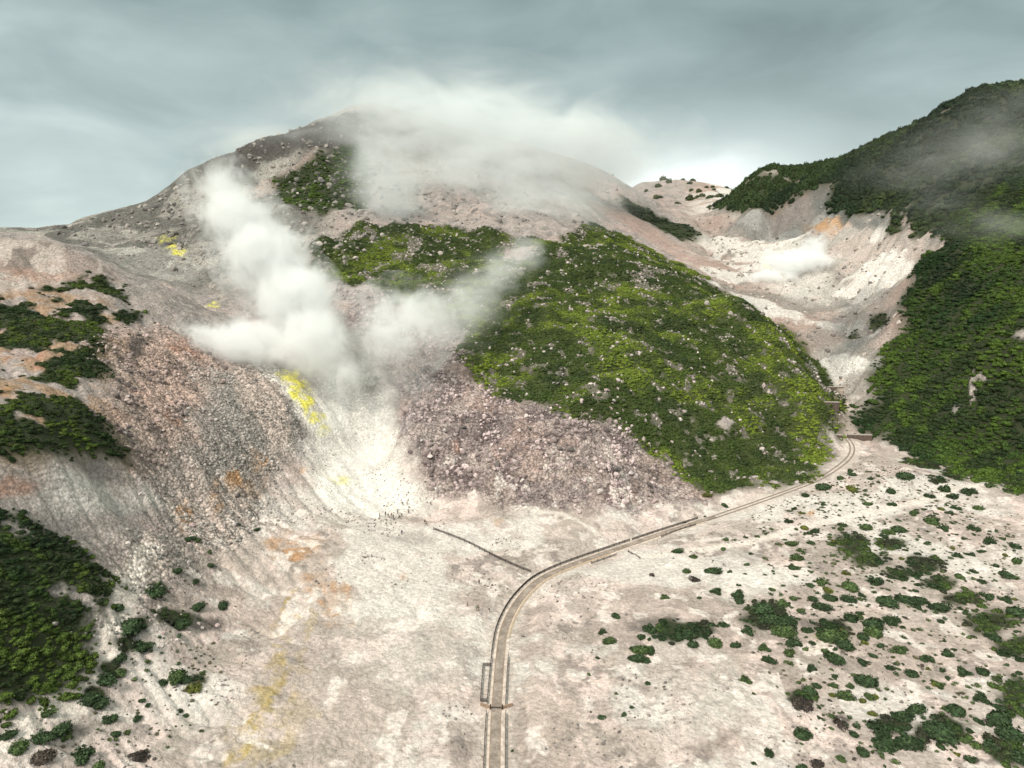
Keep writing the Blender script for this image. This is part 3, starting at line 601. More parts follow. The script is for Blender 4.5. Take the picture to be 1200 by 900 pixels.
def clumps(mask, density, rmin, rmax, cA, cB, wl, seed, cap=None, hs=1.0, dark=None, thr=.1, sink=.12):
    x, y, z, idx = pick(np.where(mask > thr, mask, 0), density, cap)
    r = rmin+(rmax-rmin)*rng.random(len(x))**2.2
    f = sstep(.38, .62, fbm(x, y, wl, 4, seed)); tnt = lerpc(cA, cB, f)*rng.uniform(.85, 1.18, len(x))[:, None]
    if dark is not None:
        k = sstep(.5, .62, fbm(x, y, wl*.35, 3, seed+3))*.75; tnt = tnt*(1-k[:, None])+np.array(dark)[None]*k[:, None]
    sc = np.stack([r*rng.uniform(.85, 1.2, len(x)), r*rng.uniform(.85, 1.2, len(x)), r*hs*rng.uniform(.75, 1.25, len(x))], 1)
    return (x, y, z-r*sink, sc, rz(len(x), .12), tnt)
G1, G2, GD = (.044, .068, .015), (.135, .178, .024), (.030, .046, .016)
scatter('creeping_pine', [clumps(m_dome*veg*(1-rockband*.7), 1.0, .4, 1.45, G1, G2, 30, 501, 130000, dark=GD, hs=1.1), clumps(m_top*veg, .10, 1.2, 3.2, G1, (.07, .11, .02), 40, 502, 4000, dark=GD),
                          clumps(m_strip*veg, .07, 1.5, 3.5, (.03, .045, .025), (.05, .07, .03), 40, 503, 2500)], LIB_CLUMP, 'low bright green creeping pine covering the shoulder of the steaming mountain', 'shrub cover')
scatter('creeping_pine', [clumps(m_rh*veg*(ty < 520), .50, .7, 2.5, (.016, .036, .010), (.056, .092, .014), 34, 511, 80000, dark=(.012, .020, .010)), clumps(m_rh*veg*(ty >= 520), .11, 1.8, 4.6, (.016, .030, .013), (.040, .060, .018), 50, 512, 22000, hs=1.15)],
        LIB_CLUMP, 'dense dark green brush blanketing the slope beyond the gravelly flat', 'shrub cover')
scatter('forest', [clumps(m_cone*veg, .09, 2.2, 4.5, (.016, .03, .014), (.035, .055, .018), 50, 513, 5000, hs=1.3), clumps(m_rh*(ty > 540)*veg, .010, 2.2, 3.8, (.012, .022, .012), (.02, .035, .014), 50, 514, 1500, hs=1.9),
                   clumps(m_far, .004, 4, 8, (.03, .05, .02), (.06, .075, .03), 80, 515, 800)], LIB_TREE, 'far dark conifers standing on the ridge above the pale gully', 'forest')
scatter('creeping_pine', [clumps(m_ls*veg, .9, .4, 1.4, (.018, .034, .008), (.055, .082, .012), 14, 521, 26000, dark=(.012, .022, .008)), clumps(m_ls*0+poly_mask([(0,380),(100,350),(230,390),(240,440),(130,420),(0,540)], 4, 6), .02, .4, .9, (.03, .04, .015), (.07, .06, .02), 14, 522, 900)],
        LIB_CLUMP, 'green creeping pine in ragged mats among orange soil on the rubble spur', 'shrub cover')
scatter('creeping_pine', [clumps(m_ll, 1.5, .4, 1.4, (.012, .028, .008), (.050, .076, .013), 12, 531, 34000, dark=(.010, .018, .008))], LIB_CLUMP, 'very dark green thicket filling the hollow under the pale spur', 'shrub cover')
scatter('thicket', [clumps(m_clump*((sx_ > -.2)), .55, .5, 1.5, (.018, .034, .012), (.045, .07, .016), 10, 541, 5000, dark=(.03, .028, .02)), clumps(m_clump*((sx_ <= -.2)), .7, .4, 1.0, (.014, .03, .010), (.03, .05, .012), 8, 542, 4000, dark=(.02, .02, .015))],
        LIB_CLUMP, 'mats of dark green thicket spread over the pale valley floor', 'shrub cover')

def stones(mask, density, rmin, rmax, cA, cB, wl, seed, cap=None, pw=3.0, thr=.1, sink=.25):
    x, y, z, idx = pick(np.where(mask > thr, mask, 0), density, cap)
    r = rmin+(rmax-rmin)*rng.random(len(x))**pw
    f = np.clip(sstep(.35, .65, fbm(x, y, wl, 3, seed))*.6+rng.random(len(x))*.5, 0, 1); tnt = lerpc(cA, cB, f)*rng.uniform(.65, 1.4, len(x))[:, None]
    sc = r[:, None]*rng.uniform(.75, 1.3, (len(x), 3)); return (x, y, z+r*(.35-sink), sc, rz(len(x), 1.0), tnt)
pk, gy = (.50, .40, .39), (.22, .175, .17)
scatter('rubble', [stones(scree*(.10+cl_s*.90), .75, .2, 1.3, gy, pk, 14, 611, 30000, 2.5, .02), stones(scree*sstep(.5, .62, fbm(tx, ty, 20, 3, 605)), .25, .5, 2.1, (.13, .105, .10), (.30, .24, .23), 9, 615, 9000), stones(scree_up, .22, .5, 2.2, gy, (.34, .27, .26), 20, 612, 8000), stones(rockband, .25, .3, 1.2, (.26, .22, .21), (.46, .39, .37), 14, 613, 6000), stones(m_dome*sstep(.5, .6, fbm(tx, ty, 12, 3, 606)), .04, .3, 1.1, (.26, .22, .21), (.46, .39, .37), 14, 616, 4000),
                   stones(cragm*(ty > 450)*(sx_ < .15), .02, .8, 3.4, (.15, .14, .135), (.33, .29, .26), 30, 614, 9000)], LIB_STONE, 'pinkish grey broken rock lying over the mountain face', 'rubble')
cl_g = sstep(.40, .6, fbm(tx, ty, 7, 4, 602))
scatter('scree', [stones(gravel*(.06+cl_g*.94), 1.4, .12, .75, (.15, .145, .135), (.40, .36, .33), 9, 621, 42000, 2.5), stones(spurrub*(.08+.92*sstep(.48, .6, fbm(tx, ty, 7, 4, 82))), .9, .2, 1.2, (.12, .10, .095), (.44, .34, .31), 12, 622, 14000)],
        LIB_STONE, 'grey stones strewn down the slope of the rubble spur', 'scree')
flatm = (1-up)*(1-veg)*(dR > 5)*(ty < 330)*(1-scree)*(1-gravel)
dk = sstep(.54, .66, fbm(tx, ty, 11, 4, 603))
rgm = rg*(ty < 900)*(1-veg)*(sx_ < .6)
scatter('gravel', [stones(flatm*dk, .5, .08, .45, (.10, .09, .085), (.33, .28, .26), 9, 631, 14000), stones(flatm*(sx_ < -.1)*dk, .5, .08, .4, (.14, .13, .12), (.35, .3, .27), 9, 632, 9000), stones(rgm, .02, .4, 2.2, (.16, .15, .14), (.42, .36, .32), 25, 633, 5000)],
        LIB_STONE, 'small dark stones sprinkled over the pale ash', 'gravel')
tm = MX([poly_mask([(880,600),(900,585),(960,565),(1010,528),(1060,548),(1100,575),(1140,572),(1060,595),(940,625),(880,630)], 3, 4), poly_mask([(900,630),(1140,580),(1199,620),(1199,720),(1000,730),(920,740)], 4, 6)*.45, poly_mask([(840,720),(1190,720),(1190,890),(1000,890),(860,780)], 4, 6)*.4,
         poly_mask([(20,870),(130,760),(180,660),(250,640),(280,700),(240,860),(100,899)], 4, 6)*.8, poly_mask([(955,430),(1000,420),(1010,500),(975,505)], 3, 3)])
tm2 = MX([poly_mask([(895,600),(1000,545),(1199,600),(1260,900),(1000,899),(900,760)], 5, 8), poly_mask([(20,880),(120,790),(170,700),(260,700),(240,800),(180,899)], 4, 6)*.7])*(.35+.65*sstep(.40, .5, fbm(tx, ty, 20, 3, 607)))
tfd = sstep(.44, .6, fbm(tx, ty, 8, 4, 604))
scatter('undergrowth', [clumps(tm*(.3+.7*tfd)*(1-path)*(dR > 4), .24, .2, .7, (.04, .05, .022), (.085, .075, .04), 10, 641, 4500, dark=(.06, .05, .04), sink=.05), clumps(tm2*(1-path)*(dR > 6), .085, .35, 1.0, (.024, .042, .018), (.05, .07, .024), 12, 645, 2600, hs=1.2, sink=.05)], LIB_TUFT, 'tiny dull green and brown tufts dotting the pale flat', 'undergrowth')

# ------------------------------------------------------------------ shrubs one can count
def bushy(name, seed, mat, n_=7):
    r = random.Random(seed); bm = bmesh.new(); src = [leafy('tmp', seed*10+j, 130, .8, .24, None, 1, lobes=5) for j in range(3)]
    for k in range(n_):
        a = r.uniform(0, 6.28); d = 0 if k == 0 else r.uniform(.2, .62); s = r.uniform(.26, .5)*(1.35 if k == 0 else 1); m0 = len(bm.verts)
        bm.from_mesh(r.choice(src)); bm.verts.ensure_lookup_table()
        M_ = Matrix.Translation((math.cos(a)*d, math.sin(a)*d*.8, r.uniform(0, .12)))@Matrix.Rotation(r.uniform(0, 6.28), 4, 'Z')@Matrix.Diagonal((s, s, s*r.uniform(.8, 1.5), 1))
        for v in bm.verts[m0:]: v.co = M_@v.co
    for q in src: bpy.data.meshes.remove(q)
    me = bpy.data.meshes.new(name); bm.to_mesh(me); bm.free(); me.materials.append(mat); return me
SHR = [bushy('shrub', 700+i, M_fo, 6+i % 4) for i in range(4)]+[leafy('shrub', 740+i, 520, .72, .17, M_fo, 3, lobes=8) for i in range(4)]; DEAD = [leafy('bush', 720+i, 420, .55, .26, M_fo, 1, True) for i in range(2)]
hand = '''794,645,5;813,651,5;804,669,4;834,667,8;815,678,6,b;764,673,4,b;839,691,8;864,695,10;867,704,7;779,698,7;847,643,3;851,632,3;861,632,3;874,629,3;887,628,3;897,624,4;904,619,3;856,669,4;875,661,3;880,648,3;866,685,3;915,706,9;927,636,6;936,644,5;934,653,6;928,663,7;951,635,5;950,669,4;964,680,8;950,685,5;962,709,8;974,700,6;970,690,5,o;722,721,5;707,739,6;715,750,6;847,730,7;805,740,7;762,736,9;876,737,10;895,710,10;905,725,10;920,725,10;920,739,10;932,751,10;925,764,8;895,757,9;900,771,9;972,742,12;990,754,8;976,768,9;839,752,8;811,754,6;762,761,9;750,760,8;745,770,7;757,772,7;947,737,7;861,755,5;706,840,4;731,837,3;740,828,3;722,812,3;873,794,9;901,880,7;940,860,9;941,898,8;985,887,6;957,893,7,b;985,846,9,b;940,821,12,b;950,809,8;883,894,3;992,815,7;952,781,8;977,768,9;1012,774,9;1029,850,14;1063,867,12;1033,871,11;1015,797,10;977,802,6;996,802,6;1042,781,6;1056,837,8;1072,829,9;1098,852,13;1135,888,8;1129,785,10;1150,815,12;1152,787,6;883,812,3;1019,815,5;1014,617,6;987,614,6;955,621,5;965,590,5;966,569,7;998,570,9,o;1062,556,8;1107,572,8;1134,574,9;1160,567,8;1090,580,6;1116,580,7;1121,594,6;1147,595,5;1114,600,5;1092,610,7;1107,617,7;1142,618,7;1055,619,7;1040,622,7;1036,627,5;1086,636,4;1122,649,7;1139,649,6;1161,632,9;1191,657,5;1180,672,7;1159,698,8;1179,700,9;1191,715,10;1167,662,5;995,684,8;1025,679,10;1009,696,6;995,701,7;1037,702,9;1061,701,9;1045,726,9;997,724,7;1022,729,10;1024,740,9;951,700,5;1080,702,9;1100,710,9;1075,710,7;992,671,5,o;
150,730,12;163,755,13;140,770,10;124,791,14;140,786,9;103,817,11;115,822,8;54,833,9;129,840,9;161,840,6;173,825,4;166,820,3;188,798,7;208,791,9;227,803,11,o;217,794,8;210,832,4;218,838,3;135,859,5;98,880,14;114,896,9;161,883,12,b;47,861,14;68,854,10;75,863,8;20,876,9;8,859,10;47,884,12,b;211,729,9;260,709,6;230,710,7;236,788,4;138,711,6;182,690,12;222,630,5;230,632,5;245,645,5;246,662,4;280,614,3;300,620,3;207,668,5;228,680,5;
600,880,1;828,578,6,o;848,590,4;851,593,3;826,605,2;803,612,2,b;932,595,4;938,600,4,o;924,598,4;1017,590,4;1045,575,5;1020,560,4;1000,555,4;985,560,4;1043,590,4;945,580,4;925,610,5;942,617,4,o;1070,600,4;1130,630,4;1150,645,5;1175,630,5;1190,640,5;1100,655,4;1075,648,4;1050,640,4;1140,668,5;1150,680,5;1125,675,5;1165,745,9;1010,745,6;1055,760,8;1085,770,8;1110,765,8;1070,790,7;1100,800,9;1120,830,9;1170,840,12;1185,860,12;1160,870,11;1195,885,12;930,700,4;905,690,3;820,700,3;700,770,3;690,790,2;760,800,3;1000,860,5;1010,880,6;960,840,4'''
MARK = [(582,829,'the swing gate'),(640,690,'the road bend'),(745,650,'the fence stub'),(765,738,'the dark soil patch'),(895,728,'the mid fan thicket'),(870,682,'the white ash apron'),(1010,650,'the two big green mats'),
        (1092,680,'the long dark mat'),(960,757,'the yellow hollow'),(940,822,'the blackened bush'),(1040,608,'the terrace edge'),(1000,516,'the lowest check dam'),(985,568,'the gravel bed'),(1180,880,'the fan corner thicket'),
        (1168,735,'the fan edge mat'),(1130,566,'the brushy slope foot'),(860,592,'the green shoulder foot'),(830,820,'the rilled pale mound'),(90,800,'the stony dry channel'),(228,737,'the dark stone patch'),
        (150,835,'the brown bank'),(220,640,'the grey scree'),(30,870,'the dry channel end'),(180,690,'the tall scree thicket'),(1050,760,'the shrubby mid fan'),(1110,830,'the bare thicket ring'),
        (640,540,'the rounded scree outcrop'),(520,520,'the orange cliff foot'),(760,560,'the dark lower scree'),(560,440,'the scree upper rim'),(700,430,'the green shoulder rock band'),(850,450,'the green shoulder outer flank'),(218,608,'the ochre stain'),(275,568,'the long orange stain'),(170,450,'the red spur shoulder'),(330,655,'the rusty fan')]
def zone(u, v):
    m_ = min(MARK, key=lambda q: (q[0]-u)**2+((q[1]-v)*1.5)**2); dx, dy = u-m_[0], (v-m_[1])*1.5; d = math.hypot(dx, dy)
    if d < 14: w = 'right at'
    else:
        w = ('close ' if d < 38 else 'further ' if d > 75 else '')+('beyond' if dy < -abs(dx) else 'in front of' if dy > abs(dx) else 'left of' if dx < 0 else 'right of')
    return w+' '+m_[2], 'near '+m_[2]
LAST = []
def shrub(u, v, r, kind='g'):
    h = hit(u, v+r*.35)
    if h is None: return
    dep = h[1]*CP+(CAMH-h[2])*SP; rw = max(.3, r*dep/800*1.12)
    if kind == 'b': me = random.choice(DEAD); c = random.choice([(.045, .036, .03), (.07, .055, .045)]); cn = 'bare brown'; nm = 'bush'; k = 1.05
    elif kind == 'o': me = random.choice(SHR); c = (.085, .095, .02); cn = 'olive green'; nm = 'shrub'; k = 1.15
    else:
        me = random.choice(SHR); nm = 'shrub'; k = 1.18
        if random.random() < .3: c = (.050, .078, .026); cn = 'mid green'
        else: c = (.030, .052, .021); cn = 'dark green'
    o = bpy.data.objects.new(nm, me); COL.objects.link(o); f = random.uniform(.85, 1.15)
    o.color = (c[0]*f, c[1]*f, c[2]*f, 1); o.location = (h[0], h[1], ground_z(h[0], h[1])-rw*.08); o.rotation_euler = (0, 0, random.uniform(0, 6.28))
    o.scale = (rw*k, rw*k*random.uniform(.8, 1.1), rw*k*random.uniform(.75, 1.0))
    z, g = zone(u, v); sz = 'tiny' if rw < .7 else 'small' if rw < 1.3 else 'round' if rw < 2.2 else 'large'
    tag(o, '%s %s %s %s' % (sz, cn, 'leafless bush' if kind == 'b' else 'shrub', z), 'shrub', 'shrubs '+g)
for e in hand.replace('\n', '').split(';'):
    q = e.split(',')
    if len(q) >= 3: shrub(float(q[0]), float(q[1]), float(q[2]), q[3] if len(q) > 3 else 'g')
rr = random.Random(5)
for k in range(110):
    u, v = rr.uniform(930, 1195), rr.uniform(545, 890)
    if v < 545+(u-1040)*.25 and u > 1040: continue
    shrub(u, v, rr.uniform(1.4, 3.2)*(1+(v-550)/600), rr.choice('ggggbo'))

# ------------------------------------------------------------------ boulders one can count
BO = [stone('boulder', 800+i, 3, M_so) for i in range(5)]
def boulders(n_, px, r0, r1, cs, words_, grp):
    k = 0; us = [p[0] for p in px]; vs = [p[1] for p in px]
    while k < n_:
        u, v = rr.uniform(min(us), max(us)), rr.uniform(min(vs), max(vs))
        if not inpoly(px, np.array([u]), np.array([v]))[0]: k += .2; continue
        h = hit(u, v); k += 1
        if h is None: continue
        r = r0+(r1-r0)*rr.random()**2; ci = rr.randrange(len(cs)); f = rr.uniform(.85, 1.15)
        o = bpy.data.objects.new('boulder', rr.choice(BO)); COL.objects.link(o); o.color = (*[x*f for x in cs[ci][1]], 1)
        o.location = (h[0], h[1], ground_z(h[0], h[1])+r*.15); o.rotation_euler = (rr.uniform(-.5, .5), rr.uniform(-.5, .5), rr.uniform(0, 6.28)); o.scale = (r, r*rr.uniform(.8, 1.1), r*rr.uniform(.8, 1.1))
        z_, g_ = zone(u, v); tag(o, '%s %s boulder %s' % ('large' if r > r0+(r1-r0)*.5 else 'small' if r < r0+(r1-r0)*.12 else 'squat', cs[ci][0], z_), 'boulder', 'boulders '+g_)
PG = [('pinkish', (.40, .31, .30)), ('dark grey', (.13, .115, .11)), ('pale', (.48, .42, .40))]
boulders(60, [(500,470),(640,490),(760,540),(800,590),(560,585),(490,540)], .8, 1.9, PG, 'in the scree under the green shoulder', 'boulders in the scree')
boulders(26, [(560,400),(700,400),(900,430),(920,540),(800,540),(600,455)], .8, 1.6, PG, 'poking out of the green shoulder', 'boulders in the green shoulder')
boulders(50, [(130,410),(240,420),(330,480),(330,600),(200,690),(150,560)], .5, 1.3, PG, 'on the slope of the rubble spur', 'boulders on the rubble spur')
boulders(26, [(150,690),(250,700),(260,760),(150,770)], .35, .8, PG, 'among dark stones under the scree', 'boulders under the scree')

# ------------------------------------------------------------------ road, fences, gate
def simple_mat(name, c, rough=.85, nscale=3.0, amp=.35, bump=.3):
    m, t, b = material(name); geo = N(t, 'ShaderNodeNewGeometry')
    q = N(t, 'ShaderNodeTexNoise'); q.inputs['Scale'].default_value = nscale; q.inputs['Detail'].default_value = 6; L(t, geo.outputs['Position'], q.inputs['Vector'])
    L(t, mix(t, 1.0, c, ramp(t, q.outputs['Fac'], [(.3, 1-amp), (.5, 1.0), (.7, 1+amp)]), 'MULTIPLY'), b.inputs['Base Color']); b.inputs['Roughness'].default_value = rough
    bp = N(t, 'ShaderNodeBump'); bp.inputs['Strength'].default_value = bump; L(t, q.outputs['Fac'], bp.inputs['Height']); L(t, bp.outputs[0], b.inputs['Normal'])
    return m
M_road, t, b = material('worn_road'); geo = N(t, 'ShaderNodeNewGeometry')
w1 = ramp(t, tnoise(t, .35, 6, .7), [(.42, 0), (.62, 1)]); w2 = ramp(t, tnoise(t, 2.2, 5, .7), [(.3, .75), (.7, 1.25)])
L(t, mix(t, 1.0, mix(t, w1, (.19, .155, .13), (.33, .275, .235)), w2, 'MULTIPLY'), b.inputs['Base Color']); M_sh = simple_mat('ash_shoulder', (.50, .42, .37), nscale=.8, amp=.35)
M_kerb = simple_mat('brown_kerb', (.30, .21, .15), nscale=2); M_fence = simple_mat('weathered_rail', (.045, .033, .030), nscale=2); M_tan = simple_mat('tan_kerb', (.42, .32, .22), nscale=2)
M_conc = simple_mat('dark_dam_wall', (.12, .09, .075), nscale=1.5); M_concl = simple_mat('pale_dam_top', (.34, .29, .26), nscale=1.5)
def frame2(line):
    d = np.gradient(line[:, :2], axis=0); d /= np.linalg.norm(d, axis=1)[:, None]+1e-9
    return np.stack([-d[:, 1], d[:, 0]], 1)         # to the left of the direction of travel
def strip(name, line, o0, o1, z0, z1, mat, thick=None, i0=0, i1=None, parent=None, skirt=.25):
    """a ribbon with a slab edge between two side offsets along a line"""
    ln = line[i0:i1]; nv = frame2(line)[i0:i1]; a = ln[:, :2]+nv*o0; b = ln[:, :2]+nv*o1; m_ = len(ln); z = ln[:, 2]
    v = np.concatenate([np.c_[a, z+z0-skirt], np.c_[a, z+z0], np.c_[b, z+z1], np.c_[b, z+z1-skirt]]); f = []
    for i in range(m_-1):
        for k in range(3): f.append((k*m_+i, k*m_+i+1, (k+1)*m_+i+1, (k+1)*m_+i))
    o = link(name, mesh_np(name, v, np.array(f), False), mat, parent); return o
iw = int(np.argmin(np.abs(road[:, 1]-hit(586, 767)[1])))       # where the straight stretch ends
ie = int(np.argmin(np.hypot(road[:, 0]-hit(827, 609)[0], road[:, 1]-hit(827, 609)[1])))
tag(strip('road', road, -1.0, 1.0, .10, .10, M_road, i1=ie+6), 'worn brown lane curving up the valley', 'road', kind='structure')
for a, b_ in ((1.02, 2.0), (-1.02, -2.0)):
    tag(strip('pavement', road, a, b_, .07, .05, M_sh, i1=ie), 'pale ash shoulder along the worn lane', 'pavement', kind='structure')
for s in (1, -1):
    k = strip('kerb', road, s*.98, s*1.12, .17, .17, M_kerb, i1=ie); tag(k, 'low brown kerb along the worn lane', 'kerb', kind='structure')
tag(strip('kerb', road, -1.45, -1.85, .20, .18, M_tan, i0=iw+8, i1=iw+72), 'tan kerb on the inside of the bend', 'kerb', kind='structure')
# dirt track carrying on to the dam
tr = road[ie-2:]
for a in (-.9, .9): tag(strip('track', tr, a-.35, a+.35, .02, .02, simple_mat('wheel_rut', (.22, .17, .14)), skirt=.1), 'brown wheel rut leading to the check dam', 'track', kind='structure')
def box_bm(bm, p, q, w, h0, h1, wz=None):
    """upright slab from p to q"""
    p = Vector(p); q = Vector(q); d = (q-p); d.z = 0; n_ = Vector((-d.y, d.x, 0)).normalized()*w/2
    vs = [bm.verts.new(c+s*n_+Vector((0, 0, h))) for c in (p, q) for s in (-1, 1) for h in (h0, h1)]
    for f in ((0, 1, 3, 2), (4, 6, 7, 5), (0, 4, 5, 1), (2, 3, 7, 6), (1, 5, 7, 3), (0, 2, 6, 4)): bm.faces.new([vs[i] for i in f])
def bmo(name, bm, mat, parent=None):
    bmesh.ops.recalc_face_normals(bm, faces=bm.faces); me = bpy.data.meshes.new(name); bm.to_mesh(me); bm.free(); return link(name, me, mat, parent)
def fence(line, label, grp, h=.95, gap=2.4, rails=(.35, .62, .9), mat=M_fence, rw=.11, cap=100):
    p0 = line[0]; e = bpy.data.objects.new('fence', None); COL.objects.link(e); e.location = (p0[0], p0[1], p0[2]); tag(e, label, 'fence', grp)
    off = Vector(p0)
    bm = bmesh.new()
    for i in range(len(line)-1):
        for r_ in rails: box_bm(bm, Vector(line[i])-off, Vector(line[i+1])-off, rw, r_-.06, r_+.06)
    bmo('rail', bm, mat, e)
    d = np.r_[0, np.cumsum(np.linalg.norm(np.diff(line, axis=0), axis=1))]; m_ = min(cap, max(2, int(d[-1]/gap)+1)); pm = None
    for k, s in enumerate(np.linspace(0, d[-1], m_)):
        c = Vector([np.interp(s, d, line[:, j]) for j in range(3)])-off
        if pm is None:
            bm = bmesh.new(); bmesh.ops.create_cube(bm, size=1); bmesh.ops.scale(bm, vec=(.13, .13, h+.35), verts=bm.verts); bmesh.ops.translate(bm, vec=(0, 0, h/2-.1), verts=bm.verts)
            pm = bpy.data.meshes.new('post'); bm.to_mesh(pm); bm.free(); pm.materials.append(mat)
        o = link('post', pm, None, e); o.location = c
    return e
def offs(line, d, i0, i1):
    nv = frame2(line)[i0:i1]; l = line[i0:i1].copy(); l[:, :2] += nv*d; return l[::2]
ig = int(np.argmin(np.abs(road[:, 1]-hit(582, 829)[1])))
fence(offs(road, 2.15, 0, ig), 'dark rail fence along the lane below the gate', 'fences of the lane')
fence(offs(road, -2.15, 0, ig), 'thin dark rail fence on the outer side below the gate', 'fences of the lane')
fence(offs(road, 2.15, ig+1, iw), 'dark rail fence between the gate and the start of the bend', 'fences of the lane')
fence(offs(road, -2.0, ig+1, iw), 'thin rail fence opposite the small pen', 'fences of the lane')
fence(offs(road, 2.2, iw, iw+85), 'dark rail fence sweeping round the outside of the road bend', 'fences of the lane', rw=.16)
fence(offs(road, 2.0, iw+85, ie), 'long dark rail fence running straight after the bend', 'fences of the lane', rw=.16)
def pline(px): return smooth_line(np.array([[*h_[:2], ground_z(h_[0], h_[1])] for h_ in (hit(*p) for p in px)]), 2.0)
fence(pline([(508,621),(545,635),(580,653),(604,664),(622,671)]), 'single dark fence crossing the ash towards the steaming vents', 'path fences')
fence(pline([(693,661),(722,651)]), 'short dark fence piece on the inside of the bend', 'path fences', rails=(.3, .6))
fence(pline([(775,630),(795,622),(815,616)]), 'short faint fence piece opposite the long straight fence', 'path fences', rails=(.3, .6))
fence(pline([(736,647),(750,655)]), 'tiny fence stub pointing away from the lane', 'path fences', rails=(.3, .6))
w_ = [hit(566, 781), hit(575, 781)]; w2 = [hit(563, 823), hit(571, 823)]
pen = np.array([w2[1], w2[0], w_[0], w_[1]]); 
fence(np.array([p for i in range(3) for p in (pen[i], (pen[i]+pen[i+1])/2)]+[pen[3]]), 'small rectangular fenced pen beside the lane', 'path fences', gap=2.0)
# gate: wing walls and a beam across the lane
c = road[ig]; nv = frame2(road)[ig]; g_ = bpy.data.objects.new('road_gate', None); COL.objects.link(g_); g_.location = tuple(c); tag(g_, 'dark swing gate with splayed wings across the lane', 'gate')
tv = Vector((nv[1], -nv[0], 0)); nn = Vector((nv[0], nv[1], 0))
for s in (1, -1):
    bm = bmesh.new(); box_bm(bm, nn*s*1.2-tv*.3, nn*s*3.6+tv*.9, .22, 0, .75); bmo('wing', bm, M_kerb, g_)
    bm = bmesh.new(); box_bm(bm, nn*s*1.15-tv*.4, nn*s*1.45-tv*.4, .3, 0, 1.2); bmo('post', bm, M_fence, g_)
bm = bmesh.new(); box_bm(bm, nn*1.1-tv*.5, nn*-1.1-tv*.5, .12, .55, .75); bmo('bar', bm, M_fence, g_)

# check dams in the gully
def dam(pc, spans, h, label):
    c0 = hit(*pc); Y_ = c0[1]; dep = Y_*CP+(CAMH-c0[2])*SP; c = Vector(c0); e = bpy.data.objects.new('check_dam', None); COL.objects.link(e); e.location = c; tag(e, label, 'dam', 'check dams in the gully')
    for u0, u1 in spans:
        a = Vector(((u0-pc[0])*dep/800, 0, 0)); b_ = Vector(((u1-pc[0])*dep/800, -1.0, 0))
        bm = bmesh.new(); box_bm(bm, a, b_, 1.2, -4, h); bmo('wall', bm, M_conc, e)
        bm = bmesh.new(); box_bm(bm, a, b_, 1.5, h+.003, h+.35); bmo('coping', bm, M_concl, e)
dam((989,513), [(966,985.5)], 1.6, 'short dark check dam wall beside the green shoulder'); dam((991,513), [(993,1020)], 1.6, 'long dark check dam wall reaching the brushy slope')
dam((972,474), [(958,982)], 1.3, 'middle check dam crossing the pale gully'); dam((973,456), [(956,994)], 1.3, 'upper check dam where the gully narrows')

# ------------------------------------------------------------------ people
def skinned(name, verts, edges, radii, mat, root=0, lv=1):
    me = bpy.data.meshes.new(name); me.from_pydata([Vector(v) for v in verts], edges, []); me.materials.append(mat)
    o = bpy.data.objects.new(name, me); md = o.modifiers.new('skin', 'SKIN')
    if not me.skin_vertices: 
        bm = bmesh.new(); bm.from_mesh(me); bm.verts.layers.skin.verify(); bm.to_mesh(me); bm.free()
    for i, r_ in enumerate(radii): me.skin_vertices[0].data[i].radius = (r_, r_); me.skin_vertices[0].data[i].use_root = (i == root)
    sb = o.modifiers.new('sub', 'SUBSURF'); sb.levels = sb.render_levels = lv; return o
def obj_color_mat(name):
    m, t, b = material(name); L(t, N(t, 'ShaderNodeObjectInfo').outputs['Color'], b.inputs['Base Color']); return m
M_cloth = obj_color_mat('clothing'); M_skin = obj_color_mat('skin'); M_hair = obj_color_mat('hair')
